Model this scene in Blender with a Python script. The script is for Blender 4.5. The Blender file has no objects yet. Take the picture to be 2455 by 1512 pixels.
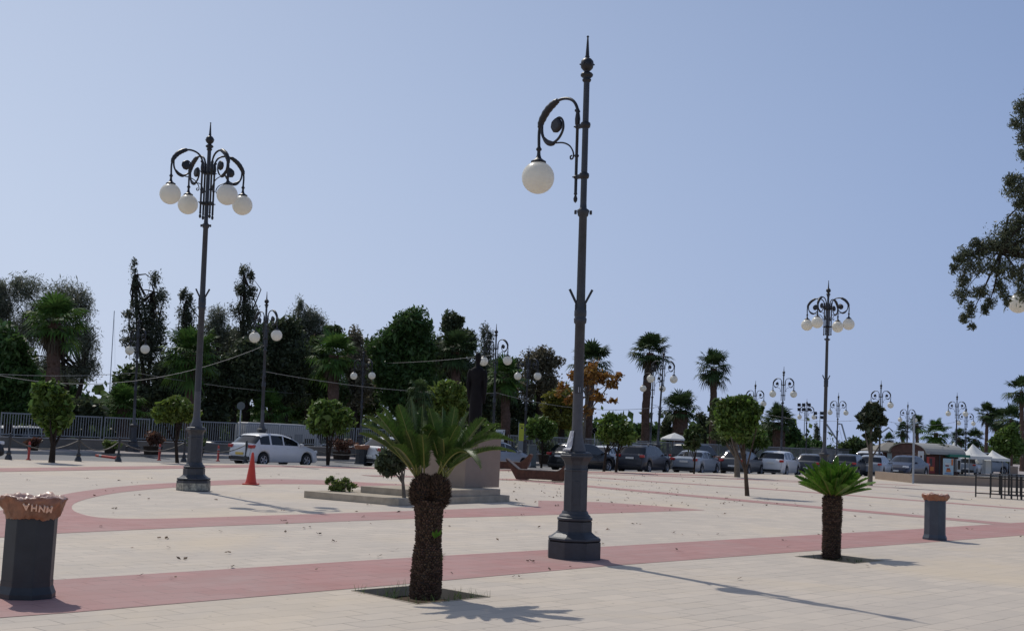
import bpy, bmesh, math, random
import numpy as np
from mathutils import Vector, Matrix, noise as mnoise
from mathutils.geometry import tessellate_polygon
PI=math.pi
R_=math.radians
# ------------------------------------------------------------------ camera
W0=2454.0; H0=1512.0; FL=3000.0; EYE=1.85
PITCH=math.atan((1036-756)/FL); ROLL=0.0465
scene=bpy.context.scene
C=scene.collection
cam_d=bpy.data.cameras.new("camera"); cam=bpy.data.objects.new("camera",cam_d); C.objects.link(cam)
cp,sp=math.cos(PITCH),math.sin(PITCH)
_f=Vector((0,cp,sp)); _r=Vector((1,0,0)); _u=Vector((0,-sp,cp))
_c,_s=math.cos(ROLL),math.sin(ROLL)
RR=_c*_r+_s*_u; UU=-_s*_r+_c*_u; FF=_f
cam.matrix_world=Matrix(((RR.x,UU.x,-FF.x,0),(RR.y,UU.y,-FF.y,0),(RR.z,UU.z,-FF.z,EYE),(0,0,0,1)))
cam_d.sensor_width=36; cam_d.lens=FL/W0*36; cam_d.clip_start=0.1; cam_d.clip_end=6000
scene.camera=cam
# ------------------------------------------------------------------ light
SUN_AZ=R_(-34); SUN_EL=R_(51)          # azimuth from +Y towards +X
sd=Vector((math.sin(SUN_AZ)*math.cos(SUN_EL),math.cos(SUN_AZ)*math.cos(SUN_EL),math.sin(SUN_EL)))
w=bpy.data.worlds.new("World"); scene.world=w; w.use_nodes=True
nt=w.node_tree; bg=nt.nodes['Background']
sky=nt.nodes.new('ShaderNodeTexSky'); sky.sky_type='NISHITA'; sky.sun_disc=False
sky.sun_elevation=SUN_EL; sky.sun_rotation=SUN_AZ; sky.altitude=0; sky.air_density=1.0; sky.dust_density=1.2; sky.ozone_density=2.0
# pale summer haze towards the horizon, mixed into the sky by elevation
tcw=nt.nodes.new('ShaderNodeTexCoord'); sx=nt.nodes.new('ShaderNodeSeparateXYZ'); nt.links.new(tcw.outputs['Generated'],sx.inputs[0])
hz=nt.nodes.new('ShaderNodeMapRange'); hz.interpolation_type='SMOOTHSTEP'; hz.inputs['From Min'].default_value=-.05; hz.inputs['From Max'].default_value=.75; hz.inputs['To Min'].default_value=.93; hz.inputs['To Max'].default_value=.25
nt.links.new(sx.outputs['Z'],hz.inputs['Value'])
rx_=nt.nodes.new('ShaderNodeMapRange'); rx_.inputs['From Min'].default_value=-.36; rx_.inputs['From Max'].default_value=.46
dt=nt.nodes.new('ShaderNodeVectorMath'); dt.operation='DOT_PRODUCT'; dt.inputs[1].default_value=(.96,-.05,.30); nt.links.new(tcw.outputs['Generated'],dt.inputs[0]); nt.links.new(dt.outputs['Value'],rx_.inputs['Value'])
hc=nt.nodes.new('ShaderNodeMix'); hc.data_type='RGBA'; hc.inputs['A'].default_value=(7.45,8.6,11.1,1); hc.inputs['B'].default_value=(3.6,4.95,8.5,1); nt.links.new(rx_.outputs[0],hc.inputs['Factor'])
hm=nt.nodes.new('ShaderNodeMix'); hm.data_type='RGBA'; nt.links.new(hz.outputs[0],hm.inputs['Factor']); nt.links.new(sky.outputs[0],hm.inputs['A']); nt.links.new(hc.outputs['Result'],hm.inputs['B'])
nt.links.new(hm.outputs['Result'],bg.inputs[0]); bg.inputs[1].default_value=0.075
sl=bpy.data.lights.new("sun",'SUN'); sl.energy=2.6; sl.angle=R_(0.53); sl.color=(1,0.95,0.87)
so=bpy.data.objects.new("sun",sl); C.objects.link(so); so.rotation_euler=(-sd).to_track_quat('-Z','Y').to_euler()
scene.view_settings.view_transform='Standard'; scene.view_settings.look='None'
scene.view_settings.exposure=0.0; scene.view_settings.gamma=1
# ------------------------------------------------------------------ pixel <-> world
def ray(x,y): return RR*((x-W0/2)/FL)-UU*((y-H0/2)/FL)+FF
def G(x,y,z=0.0):
    d=ray(x,y); t=(z-EYE)/d.z; return Vector((t*d.x,t*d.y,z))
def P(v):
    v=v-Vector((0,0,EYE)); q=v.dot(FF); return W0/2+FL*v.dot(RR)/q, H0/2-FL*v.dot(UU)/q
def AT(x,y,Y):                      # point seen at a pixel, at world depth Y
    d=ray(x,y); t=Y/d.y; return Vector((t*d.x,Y,EYE+t*d.z))
def ppm(Y): return FL/Y
S0=G(0,1100); S1=G(1880,1137); sdir=(S1-S0).normalized(); sn=Vector((-sdir.y,sdir.x,0)); SYAW=math.atan2(sdir.y,sdir.x)
def ST(xp,off,z=0.0):               # ground point on the line parallel to the street edge, at image column xp
    a,b=-40.0,260.0
    f=lambda t:P(S0+sn*off+sdir*t+Vector((0,0,z)))[0]-xp
    for _ in range(50):
        m=(a+b)/2
        if f(m)>0: b=m
        else: a=m
    v=S0+sn*off+sdir*a; v.z=z; return v
def soff(x,y): return (G(x,y)-S0).dot(sn)
def stt(v): return (v-S0).dot(sdir)
FENCE=soff(0,1072)
# ------------------------------------------------------------------ materials
M={}
def mat(name,col,rough=0.7,metal=0.0,var=0.0,vscale=3.0,island=0.0,bump=0.0,bscale=20.0,trans=0.0,tcol=None,col2=None,spec=0.5,coat=0.0,obj=True):
    m=bpy.data.materials.new(name); m.use_nodes=True; t=m.node_tree; N=t.nodes; L=t.links
    b=N['Principled BSDF']; out=N['Material Output']
    b.inputs['Roughness'].default_value=rough; b.inputs['Metallic'].default_value=metal
    b.inputs['Specular IOR Level'].default_value=spec; b.inputs['Coat Weight'].default_value=coat
    tc=N.new('ShaderNodeTexCoord'); src=None
    rgb=N.new('ShaderNodeRGB'); rgb.outputs[0].default_value=(*col,1); src=rgb.outputs[0]
    if var>0 or col2:
        n=N.new('ShaderNodeTexNoise'); n.inputs['Scale'].default_value=vscale; n.inputs['Detail'].default_value=6; n.inputs['Roughness'].default_value=.65
        L.new(tc.outputs['Object'],n.inputs['Vector'])
        mx=N.new('ShaderNodeMix'); mx.data_type='RGBA'
        cr=N.new('ShaderNodeMapRange'); cr.inputs['From Min'].default_value=.3; cr.inputs['From Max'].default_value=.7
        L.new(n.outputs['Fac'],cr.inputs['Value']); L.new(cr.outputs[0],mx.inputs['Factor'])
        c2=col2 if col2 else tuple(c*(1-var) for c in col)
        c1=col if col2 else tuple(min(1,c*(1+var)) for c in col)
        mx.inputs['A'].default_value=(*c2,1); mx.inputs['B'].default_value=(*c1,1); src=mx.outputs['Result']
    if island>0:
        g=N.new('ShaderNodeNewGeometry'); hv=N.new('ShaderNodeHueSaturation'); L.new(src,hv.inputs['Color'])
        mr=N.new('ShaderNodeMapRange'); mr.inputs['To Min'].default_value=1-island; mr.inputs['To Max'].default_value=1+island
        L.new(g.outputs['Random Per Island'],mr.inputs['Value']); L.new(mr.outputs[0],hv.inputs['Value'])
        mr2=N.new('ShaderNodeMapRange'); mr2.inputs['To Min'].default_value=.485; mr2.inputs['To Max'].default_value=.515
        mm=N.new('ShaderNodeMath'); mm.operation='FRACT'; mu=N.new('ShaderNodeMath'); mu.operation='MULTIPLY'; mu.inputs[1].default_value=7.31
        L.new(g.outputs['Random Per Island'],mu.inputs[0]); L.new(mu.outputs[0],mm.inputs[0]); L.new(mm.outputs[0],mr2.inputs['Value']); L.new(mr2.outputs[0],hv.inputs['Hue'])
        src=hv.outputs['Color']
    L.new(src,b.inputs['Base Color'])
    if bump>0:
        n=N.new('ShaderNodeTexNoise'); n.inputs['Scale'].default_value=bscale; n.inputs['Detail'].default_value=8
        L.new(tc.outputs['Object'],n.inputs['Vector']); bp=N.new('ShaderNodeBump'); bp.inputs['Strength'].default_value=bump; bp.inputs['Distance'].default_value=.02
        L.new(n.outputs['Fac'],bp.inputs['Height']); L.new(bp.outputs[0],b.inputs['Normal'])
    if trans>0:
        tr=N.new('ShaderNodeBsdfTranslucent'); ms=N.new('ShaderNodeMixShader'); ms.inputs[0].default_value=trans
        if tcol: tr.inputs[0].default_value=(*tcol,1)
        else: L.new(src,tr.inputs[0])
        L.new(b.outputs[0],ms.inputs[1]); L.new(tr.outputs[0],ms.inputs[2]); L.new(ms.outputs[0],out.inputs['Surface'])
    M[name]=m; return m
def leafmat(name,col,trans=.38,island=.45,rough=.5,spec=.35): return mat(name,col,rough,island=island,trans=trans,spec=spec,var=.25,vscale=.8)
mat('iron_pale',(.07,.072,.08),.55,var=.2,vscale=9,bump=.1,bscale=60)
mat('iron',(.032,.036,.044),.5,.0,var=.25,vscale=9,bump=.12,bscale=60,spec=.5)
mat('iron_dark',(.013,.013,.016),.45,.0,var=.3,vscale=9,spec=.5)
mat('globe',(.86,.85,.79),.28,var=.05,vscale=2.5,trans=.42,tcol=(.88,.85,.74),spec=.5)
mat('cream_paint',(.55,.52,.4),.8,var=.3,vscale=14,col2=(.07,.07,.075))
mat('bin_grey',(.020,.024,.028),.5,var=.25,vscale=5,bump=.05,bscale=120)
mat('bin_blue',(.045,.058,.075),.5,var=.2,vscale=5)
mat('bag',(.40,.19,.11),.3,var=.4,vscale=7,trans=.35,bump=.5,bscale=14,spec=.6)
mat('bag_white',(.72,.50,.40),.3,var=.2,vscale=8,trans=.3,bump=.6,bscale=18)
mat('bag_text',(.85,.55,.38),.5)
mat('bark_cycad',(.085,.055,.038),.95,island=.5,spec=.1)
mat('bark_core',(.03,.02,.015),.95,bump=.5,bscale=30)
leafmat('cycad_leaf',(.048,.092,.016),.22,.35,.45,.2)
leafmat('cycad_bright',(.085,.19,.022),.32,.35,.45,.2)
mat('rachis',(.20,.20,.05),.5,trans=.1)
mat('concrete',(.36,.32,.26),.9,var=.16,vscale=2.2,bump=.3,bscale=40,spec=.2)
mat('motorhome_white',(.42,.42,.42),.45,var=.08)
mat('paper',(.42,.43,.46),.6,var=.35,vscale=25,bump=.6,bscale=30)
mat('stone_ped',(.30,.235,.185),.85,var=.07,vscale=3,bump=.1,bscale=60,spec=.25)
mat('stone_step',(.40,.34,.26),.85,var=.2,vscale=3,bump=.2,bscale=60,spec=.25)
mat('bronze',(.010,.009,.010),.75,.0,var=.3,vscale=6,bump=.1,bscale=30,spec=.15)
mat('soil',(.075,.055,.038),1,var=.4,vscale=12,bump=.8,bscale=40,spec=.1)
mat('grass',(.10,.16,.04),.6,island=.4,trans=.25)
mat('dead_leaf',(.10,.055,.028),.8,island=.5)
mat('corten',(.09,.038,.022),.8,var=.35,vscale=7,bump=.1,bscale=60)
mat('wood_seat',(.13,.10,.09),.6,var=.3,vscale=9)
mat('cone_red',(.55,.045,.02),.5,var=.08,vscale=5)
mat('post_red',(.45,.06,.04),.55,var=.1)
mat('white_metal',(.22,.235,.245),.45,var=.06)
mat('galv',(.32,.35,.38),.4,.5,var=.1)
mat('asphalt',(.19,.185,.18),.9,var=.12,vscale=.6,bump=.2,bscale=60)
mat('kerb',(.38,.36,.33),.85,var=.12,vscale=2)
mat('sidewalk',(.30,.26,.24),.9,var=.12,vscale=.9)
mat('earth',(.17,.145,.10),1,var=.3,vscale=.08)
mat('wall_low',(.17,.15,.125),.9,var=.2,vscale=1.2,bump=.2,bscale=20)
mat('tyre',(.014,.014,.015),.8)
mat('rim',(.36,.36,.38),.3,.7)
mat('glass',(.008,.010,.013),.05,spec=.55)
mat('black_plastic',(.015,.015,.016),.5)
mat('tail',(.38,.012,.012),.15,coat=.5)
mat('head',(.7,.72,.75),.08,coat=1)
mat('plate_w',(.75,.75,.72),.4); mat('plate_y',(.65,.45,.08),.4)
for n,c in dict(p_white=(.62,.63,.64),p_black=(.008,.009,.012),p_graph=(.028,.03,.04),p_silver=(.26,.29,.33),p_grey=(.07,.075,.085),p_blue=(.018,.022,.045),p_dark=(.02,.022,.025)).items():
    mat(n,c,.35,0,var=.04,vscale=1.5,coat=.35,spec=.4)
mat('tent',(.80,.80,.77),.7,trans=.25,var=.03)
mat('roof_tan',(.20,.185,.155),.8,var=.15,vscale=1.2); mat('roof_vault',(.30,.29,.26),.6,var=.1,vscale=1.5)
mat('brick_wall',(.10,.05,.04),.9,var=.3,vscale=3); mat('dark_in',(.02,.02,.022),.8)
mat('green_trim',(.02,.16,.11),.6); mat('poster_blue',(.30,.48,.58),.5,col2=(.55,.62,.62),vscale=2.5)
mat('red_paint',(.20,.02,.02),.4); mat('white_paint',(.62,.62,.60),.6,var=.04); mat('yellow_sign',(.50,.52,.05),.5,var=.08); mat('text_blue',(.03,.10,.35),.5)
mat('orange_paint',(.6,.18,.05),.5); mat('text_dark',(.03,.03,.035),.5)
mat('cabinet',(.085,.105,.11),.55,var=.1); mat('wire',(.20,.20,.19),.6); mat('chain',(.12,.11,.10),.6,.5)
mat('black_frame',(.014,.013,.013),.5)
mat('trunk_brown',(.085,.062,.045),.95,var=.35,vscale=5,bump=.6,bscale=18,spec=.1)
mat('trunk_grey',(.15,.13,.105),.95,var=.3,vscale=6,bump=.5,bscale=24,spec=.1)
mat('trunk_dark',(.035,.027,.022),.95,var=.3,vscale=5,spec=.1)
mat('palm_trunk',(.10,.068,.052),.95,island=.4,var=.3,vscale=6,spec=.1)
leafmat('lf_dark',(.068,.088,.044)); leafmat('lf_mid',(.065,.10,.032)); leafmat('lf_bright',(.13,.185,.035),.35)
leafmat('lf_citrus',(.095,.155,.030),.35); leafmat('lf_green',(.065,.125,.034)); leafmat('lf_grey',(.15,.165,.115)); leafmat('lf_cypress',(.075,.088,.055))
leafmat('lf_brown',(.16,.145,.095)); leafmat('lf_orange',(.27,.135,.032),.4,.5); leafmat('lf_olive',(.17,.17,.03)); leafmat('lf_fig',(.05,.065,.032),.15)
leafmat('lf_shrub',(.17,.22,.06),.3); leafmat('lf_red',(.12,.06,.04)); leafmat('lf_needle',(.095,.112,.062),.25)
leafmat('palm_leaf',(.045,.075,.028),.2,.4,.55,.12); leafmat('palm_bright',(.065,.125,.028),.28,.4,.55,.12); leafmat('palm_dead',(.075,.058,.035),.15,.4)
def tiles(name,c1,c2,cm,stain,ang,bw=.6,rh=.3,warm=None):
    m=bpy.data.materials.new(name); m.use_nodes=True; t=m.node_tree; N=t.nodes; L=t.links; b=N['Principled BSDF']
    tc=N.new('ShaderNodeTexCoord'); mp=N.new('ShaderNodeMapping'); mp.inputs['Rotation'].default_value=(0,0,-ang)
    L.new(tc.outputs['Object'],mp.inputs['Vector'])
    br=N.new('ShaderNodeTexBrick'); br.inputs['Scale'].default_value=1; br.inputs['Brick Width'].default_value=bw; br.inputs['Row Height'].default_value=rh
    br.inputs['Mortar Size'].default_value=.008; br.inputs['Mortar Smooth'].default_value=.3; br.inputs['Bias'].default_value=0
    # slight warp so that the joints are not ruler straight
    wn=N.new('ShaderNodeTexNoise'); wn.inputs['Scale'].default_value=1.3; L.new(mp.outputs[0],wn.inputs['Vector'])
    wm=N.new('ShaderNodeMix'); wm.data_type='VECTOR'; wm.inputs['Factor'].default_value=.012
    L.new(mp.outputs[0],wm.inputs['A']); L.new(wn.outputs['Color'],wm.inputs['B']); L.new(wm.outputs['Result'],br.inputs['Vector'])
    br.inputs['Color1'].default_value=(*c1,1); br.inputs['Color2'].default_value=(*c2,1); br.inputs['Mortar'].default_value=(*cm,1)
    # joints are partly filled with dust: they come and go along the rows
    jn=N.new('ShaderNodeTexNoise'); jn.inputs['Scale'].default_value=1.1; jn.inputs['Detail'].default_value=5; jn.inputs['Roughness'].default_value=.7; L.new(tc.outputs['Object'],jn.inputs['Vector'])
    jr=N.new('ShaderNodeMapRange'); jr.inputs['From Min'].default_value=.40; jr.inputs['From Max'].default_value=.60; jr.inputs['To Min'].default_value=.95; jr.inputs['To Max'].default_value=.25; L.new(jn.outputs['Fac'],jr.inputs['Value'])
    jf=N.new('ShaderNodeMath'); jf.operation='MULTIPLY'; L.new(br.outputs['Fac'],jf.inputs[0]); L.new(jr.outputs[0],jf.inputs[1])
    jm=N.new('ShaderNodeMix'); jm.data_type='RGBA'; L.new(jf.outputs[0],jm.inputs['Factor']); L.new(br.outputs['Color'],jm.inputs['A']); jm.inputs['B'].default_value=tuple((a+b)/2*.93 for a,b in zip(c1,c2))+(1,)
    cur=jm.outputs['Result']
    for sc,amt,lo,hi,dist in ((.22,.55,.42,.72,1.5),(1.7,.35,.5,.75,0),(9,.4,.58,.8,0)):
        n=N.new('ShaderNodeTexNoise'); n.inputs['Scale'].default_value=sc; n.inputs['Detail'].default_value=8; n.inputs['Roughness'].default_value=.7; n.inputs['Distortion'].default_value=dist
        L.new(tc.outputs['Object'],n.inputs['Vector'])
        mr=N.new('ShaderNodeMapRange'); mr.inputs['From Min'].default_value=lo; mr.inputs['From Max'].default_value=hi; mr.inputs['To Max'].default_value=amt
        L.new(n.outputs['Fac'],mr.inputs['Value'])
        mx=N.new('ShaderNodeMix'); mx.data_type='RGBA'; L.new(mr.outputs[0],mx.inputs['Factor']); L.new(cur,mx.inputs['A']); mx.inputs['B'].default_value=(*stain,1); cur=mx.outputs['Result']
    if warm:
        n=N.new('ShaderNodeTexNoise'); n.inputs['Scale'].default_value=.16; n.inputs['Detail'].default_value=7; n.inputs['Roughness'].default_value=.62; n.inputs['Distortion'].default_value=.8
        L.new(tc.outputs['Object'],n.inputs['Vector'])
        mr=N.new('ShaderNodeMapRange'); mr.inputs['From Min'].default_value=.50; mr.inputs['From Max'].default_value=.68; mr.inputs['To Max'].default_value=.6; L.new(n.outputs['Fac'],mr.inputs['Value'])
        mx=N.new('ShaderNodeMix'); mx.data_type='RGBA'; L.new(mr.outputs[0],mx.inputs['Factor']); L.new(cur,mx.inputs['A']); mx.inputs['B'].default_value=(*warm,1); cur=mx.outputs['Result']
    # scuff and drag marks, stretched along one direction
    m2=N.new('ShaderNodeMapping'); m2.inputs['Rotation'].default_value=(0,0,.6); m2.inputs['Scale'].default_value=(.35,3.2,1); L.new(tc.outputs['Object'],m2.inputs['Vector'])
    n=N.new('ShaderNodeTexNoise'); n.inputs['Scale'].default_value=2.2; n.inputs['Detail'].default_value=9; n.inputs['Roughness'].default_value=.75; L.new(m2.outputs[0],n.inputs['Vector'])
    mr=N.new('ShaderNodeMapRange'); mr.inputs['From Min'].default_value=.56; mr.inputs['From Max'].default_value=.74; mr.inputs['To Max'].default_value=.5; L.new(n.outputs['Fac'],mr.inputs['Value'])
    mx=N.new('ShaderNodeMix'); mx.data_type='RGBA'; L.new(mr.outputs[0],mx.inputs['Factor']); L.new(cur,mx.inputs['A']); mx.inputs['B'].default_value=(.22,.195,.175,1); cur=mx.outputs['Result']
    # small dark specks
    v=N.new('ShaderNodeTexVoronoi'); v.inputs['Scale'].default_value=3.2; v.inputs['Randomness'].default_value=1; L.new(tc.outputs['Object'],v.inputs['Vector'])
    mr=N.new('ShaderNodeMapRange'); mr.inputs['From Min'].default_value=.03; mr.inputs['From Max'].default_value=.07; mr.inputs['To Min'].default_value=.55; mr.inputs['To Max'].default_value=0
    L.new(v.outputs['Distance'],mr.inputs['Value'])
    mx=N.new('ShaderNodeMix'); mx.data_type='RGBA'; L.new(mr.outputs[0],mx.inputs['Factor']); L.new(cur,mx.inputs['A']); mx.inputs['B'].default_value=(.12,.10,.09,1); cur=mx.outputs['Result']
    L.new(cur,b.inputs['Base Color']); b.inputs['Roughness'].default_value=.82; b.inputs['Specular IOR Level'].default_value=.3
    bp=N.new('ShaderNodeBump'); bp.inputs['Strength'].default_value=.35; bp.inputs['Distance'].default_value=.004; bp.invert=True
    L.new(br.outputs['Fac'],bp.inputs['Height']); L.new(bp.outputs[0],b.inputs['Normal'])
    M[name]=m
BA=math.atan2(*( (G(2454,1282)-G(0,1480)).yx ))
tiles('paving',(.575,.495,.405),(.505,.44,.365),(.14,.12,.10),(.41,.365,.32),BA,warm=(.60,.49,.35))
tiles('paving_pink',(.42,.225,.205),(.375,.195,.175),(.14,.085,.075),(.37,.285,.26),BA)
# ------------------------------------------------------------------ helpers
def tag(o,label=None,cat=None,group=None,kind=None):
    if label: o['label']=label
    if cat: o['category']=cat
    if group: o['group']=group
    if kind: o['kind']=kind
    return o
def empty(name,loc=(0,0,0),rz=0,label=None,cat=None,group=None):
    o=bpy.data.objects.new(name,None); C.objects.link(o); o.location=loc; o.rotation_euler=(0,0,rz); o.empty_display_size=.3
    tag(o,label,cat,group); return o
def kids(o): return [c for c in bpy.data.objects if c.parent==o]
def copy_tree(o,parent=None):
    c=o.copy(); C.objects.link(c)
    if parent: c.parent=parent
    for ch in kids(o): copy_tree(ch,c)
    return c
class MB:
    def __init__(s): s.v=[]; s.f=[]; s.mt=[]; s.sm=[]; s.T=Matrix.Identity(4); s.cm=0
    def add(s,vs,fs,smooth=False):
        o=len(s.v)
        for p in vs: s.v.append(tuple(s.T@Vector(p)))
        for f in fs: s.f.append([i+o for i in f]); s.mt.append(s.cm); s.sm.append(smooth)
    def box(s,c,d,rz=0,taper=1.0,rot=None):
        x,y,z=d[0]/2,d[1]/2,d[2]/2; r=rot if rot else Matrix.Rotation(rz,3,'Z'); c=Vector(c)
        vs=[c+r@Vector((a*x*(taper if k>0 else 1),b*y*(taper if k>0 else 1),k*z)) for k in(-1,1) for a,b in((-1,-1),(1,-1),(1,1),(-1,1))]
        s.add(vs,[(3,2,1,0),(4,5,6,7),(0,1,5,4),(1,2,6,5),(2,3,7,6),(3,0,4,7)])
    def bar(s,a,b,w_,h_=None):
        a=Vector(a); b=Vector(b); d=b-a; q=d.to_track_quat('X','Z').to_matrix(); s.box((a+b)/2,(d.length,w_,h_ or w_),rot=q)
    def tube(s,pts,rad,seg=8,caps=True,smooth=True):
        pts=[Vector(p) for p in pts]; n=len(pts)
        if not hasattr(rad,'__len__'): rad=[rad]*n
        vs=[]; fs=[]; up=None
        for i,p in enumerate(pts):
            d=(pts[min(i+1,n-1)]-pts[max(i-1,0)]).normalized()
            if up is None: up=Vector((0,0,1)) if abs(d.z)<.9 else Vector((1,0,0))
            a=(up-d*up.dot(d)).normalized(); b=d.cross(a); up=a
            for k in range(seg):
                t=2*PI*k/seg; vs.append(p+(a*math.cos(t)+b*math.sin(t))*rad[i])
        for i in range(n-1):
            for k in range(seg):
                k2=(k+1)%seg; fs.append((i*seg+k,i*seg+k2,(i+1)*seg+k2,(i+1)*seg+k))
        s.add(vs,fs,smooth)
        if caps: s.add(vs[:seg],[tuple(range(seg))[::-1]]); s.add(vs[-seg:],[tuple(range(seg))])
    def lathe(s,prof,seg=16,c=(0,0,0),smooth=True,ang=0,square=1.0,wob=None):
        vs=[];fs=[];n=len(prof); c=Vector(c)
        for i,(r,z) in enumerate(prof):
            for k in range(seg):
                t=2*PI*(k+.5)/seg+ang; rr=r*(wob(k,i) if wob else 1)
                vs.append(c+Vector((math.cos(t)*rr,math.sin(t)*rr*square,z)))
        for i in range(n-1):
            for k in range(seg):
                k2=(k+1)%seg; fs.append((i*seg+k,i*seg+k2,(i+1)*seg+k2,(i+1)*seg+k))
        s.add(vs,fs,smooth)
        if prof[0][0]>1e-4: s.add(vs[:seg],[tuple(range(seg))[::-1]])
        if prof[-1][0]>1e-4: s.add(vs[-seg:],[tuple(range(seg))])
    def sphere(s,c,r,seg=16,sc=(1,1,1)):
        c=Vector(c); n=seg//2; vs=[];fs=[]
        for i in range(n+1):
            p=PI*i/n
            for k in range(seg):
                t=2*PI*k/seg; vs.append(c+Vector((r*sc[0]*math.sin(p)*math.cos(t),r*sc[1]*math.sin(p)*math.sin(t),-r*sc[2]*math.cos(p))))
        for i in range(n):
            for k in range(seg):
                k2=(k+1)%seg; fs.append((i*seg+k,i*seg+k2,(i+1)*seg+k2,(i+1)*seg+k))
        s.add(vs,fs,True)
    def build(s,name,m,parent=None,loc=None,bevel=0):
        me=bpy.data.meshes.new(name); me.from_pydata(s.v,[],s.f)
        ms=m if isinstance(m,(list,tuple)) else [m]
        for k in ms: me.materials.append(M[k])
        me.polygons.foreach_set('use_smooth',s.sm)
        if len(ms)>1: me.polygons.foreach_set('material_index',s.mt)
        me.validate(); me.update()
        o=bpy.data.objects.new(name,me); C.objects.link(o)
        if parent: o.parent=parent
        if loc is not None: o.location=loc
        if bevel:
            bv=o.modifiers.new('bevel','BEVEL'); bv.width=bevel; bv.segments=2; bv.limit_method='ANGLE'
        return o
def quads(name,V,m,parent=None,smooth=False):
    """V: (n,4,3) array of quads"""
    n=len(V); me=bpy.data.meshes.new(name); me.vertices.add(n*4); me.loops.add(n*4); me.polygons.add(n)
    me.vertices.foreach_set('co',V.reshape(-1).astype(np.float32)); me.loops.foreach_set('vertex_index',np.arange(n*4,dtype=np.int32))
    me.polygons.foreach_set('loop_start',np.arange(0,n*4,4,dtype=np.int32)); me.polygons.foreach_set('loop_total',np.full(n,4,dtype=np.int32))
    me.update(); me.validate()
    me.materials.append(M[m]); o=bpy.data.objects.new(name,me); C.objects.link(o)
    if parent: o.parent=parent
    return o
def text(name,s,size,m,parent,loc,rot,ext=.002,bold=False):
    cu=bpy.data.curves.new(name,'FONT'); cu.body=s; cu.size=size; cu.extrude=ext; cu.align_x='CENTER'; cu.align_y='CENTER'
    if bold: cu.offset=size*.03
    tmp=bpy.data.objects.new(name,cu); C.objects.link(tmp); dg=bpy.context.evaluated_depsgraph_get()
    me=bpy.data.meshes.new_from_object(tmp.evaluated_get(dg)); bpy.data.objects.remove(tmp)
    me.materials.clear(); me.materials.append(M[m]); o=bpy.data.objects.new(name,me); C.objects.link(o); o.parent=parent; o.location=loc; o.rotation_euler=rot
    return o
def lean(o,base,top,hmodel):
    """stand a thing of model height hmodel between a foot and a tip point"""
    d=top-base; s=d.length/hmodel; rz=o.rotation_euler.z
    q=Vector((0,0,1)).rotation_difference(d.normalized())
    o.rotation_euler=(q.to_matrix()@Matrix.Rotation(rz,3,'Z')).to_euler(); o.scale=(s,s,s); o.location=base
# ------------------------------------------------------------------ setting
def sheet(name,polys,m,z,holes=()):
    mb=MB(); 
    for pl in polys:
        lst=[[Vector((p[0],p[1],0)) for p in pl]]+[[Vector((p[0],p[1],0)) for p in h] for h in holes]
        flat=[q for l in lst for q in l]
        tr=tessellate_polygon(lst)
        fs=[]
        for a,b,c in tr:
            nrm=(flat[b]-flat[a]).cross(flat[c]-flat[a])
            fs.append((a,b,c) if nrm.z>0 else (a,c,b))
        mb.add([(q.x,q.y,z) for q in flat],fs)
    o=mb.build(name,m); o['kind']='structure'; return o
def sl_(t,off): v=S0+sdir*t+sn*off; return (v.x,v.y)
sheet('ground',[[(-3000,-500),(3000,-500),(3000,5000),(-3000,5000)]],'earth',-1.3)
TB=stt(ST(2010,FENCE))
def pit_corners(px): return [G(*p) for p in px]
PIT1=pit_corners([(845,1415),(1002,1447),(1172,1430),(1012,1402)])
PIT2=pit_corners([(1907,1333),(2047,1350),(2117,1343),(1985,1327)])
far_poly=[(-60,-8),(110,-8),sl_(230,0),sl_(-60,0)]
def ins(p,h): # keep as tuples
    return [(q.x,q.y) for q in h]
sheet('plaza_pavement',[[(-60,-8),(220,-8),sl_(230,0),sl_(-40,0)]],'paving',0,holes=[ins(0,PIT1),ins(0,PIT2)])
sheet('road',[[sl_(-60,-.05),sl_(230,-.05),sl_(230,10.2),sl_(-60,10.2)]],'asphalt',-.14)
sheet('sidewalk',[[sl_(-60,10.0),sl_(230,10.0),sl_(230,FENCE+.2),sl_(-60,FENCE+.2)]],'sidewalk',.0)
sheet('parking_ground',[[sl_(-60,FENCE+.2),sl_(TB,FENCE+.2),sl_(TB,FENCE+60),sl_(-60,FENCE+60)]],'earth',-.95)
sheet('pavement',[[sl_(TB,FENCE+.2),sl_(300,FENCE+.2),sl_(300,FENCE+70),sl_(TB,FENCE+70)]],'sidewalk',-.02)
def kerb(name,off,t0=-60,t1=230):
    mb=MB(); a=Vector((*sl_(t0,off),-.07)); b=Vector((*sl_(t1,off),-.07)); mb.bar(a,b,.16,.16); o=mb.build(name,'kerb'); o['kind']='structure'
kerb('kerb',.08); kerb('kerb',10.0)
# pink bands
b1=[G(-160,1496),G(0,1480),G(190,1466),G(960,1400),G(1440,1357),G(2454,1282),G(2600,1273),G(2600,1248),G(2440,1252),G(2200,1267),G(1440,1310),G(980,1336),G(135,1389),G(-160,1410)]
sheet('paving_band',[b1],'paving_pink',.004)
def cr(p,n=4):
    out=[]; m=len(p)
    for i in range(m-1):
        p0=p[max(i-1,0)];p1=p[i];p2=p[i+1];p3=p[min(i+2,m-1)]
        for k in range(n):
            t=k/n; out.append(tuple(.5*((2*b)+(-a+c)*t+(2*a-5*b+4*c-d)*t*t+(-a+3*b-3*c+d)*t**3) for a,b,c,d in zip(p0,p1,p2,p3)))
    out.append(tuple(p[-1])); return out
_inner=cr([(480,1240),(340,1243),(240,1240),(185,1228),(172,1213),(195,1199),(260,1184),(340,1174),(430,1167),(560,1161),(750,1160),(880,1168),(1000,1172)])
_outer=cr([(1000,1162),(880,1156),(750,1149),(600,1148),(430,1156),(330,1162),(240,1171),(150,1185),(60,1207),(-60,1240)])
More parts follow.
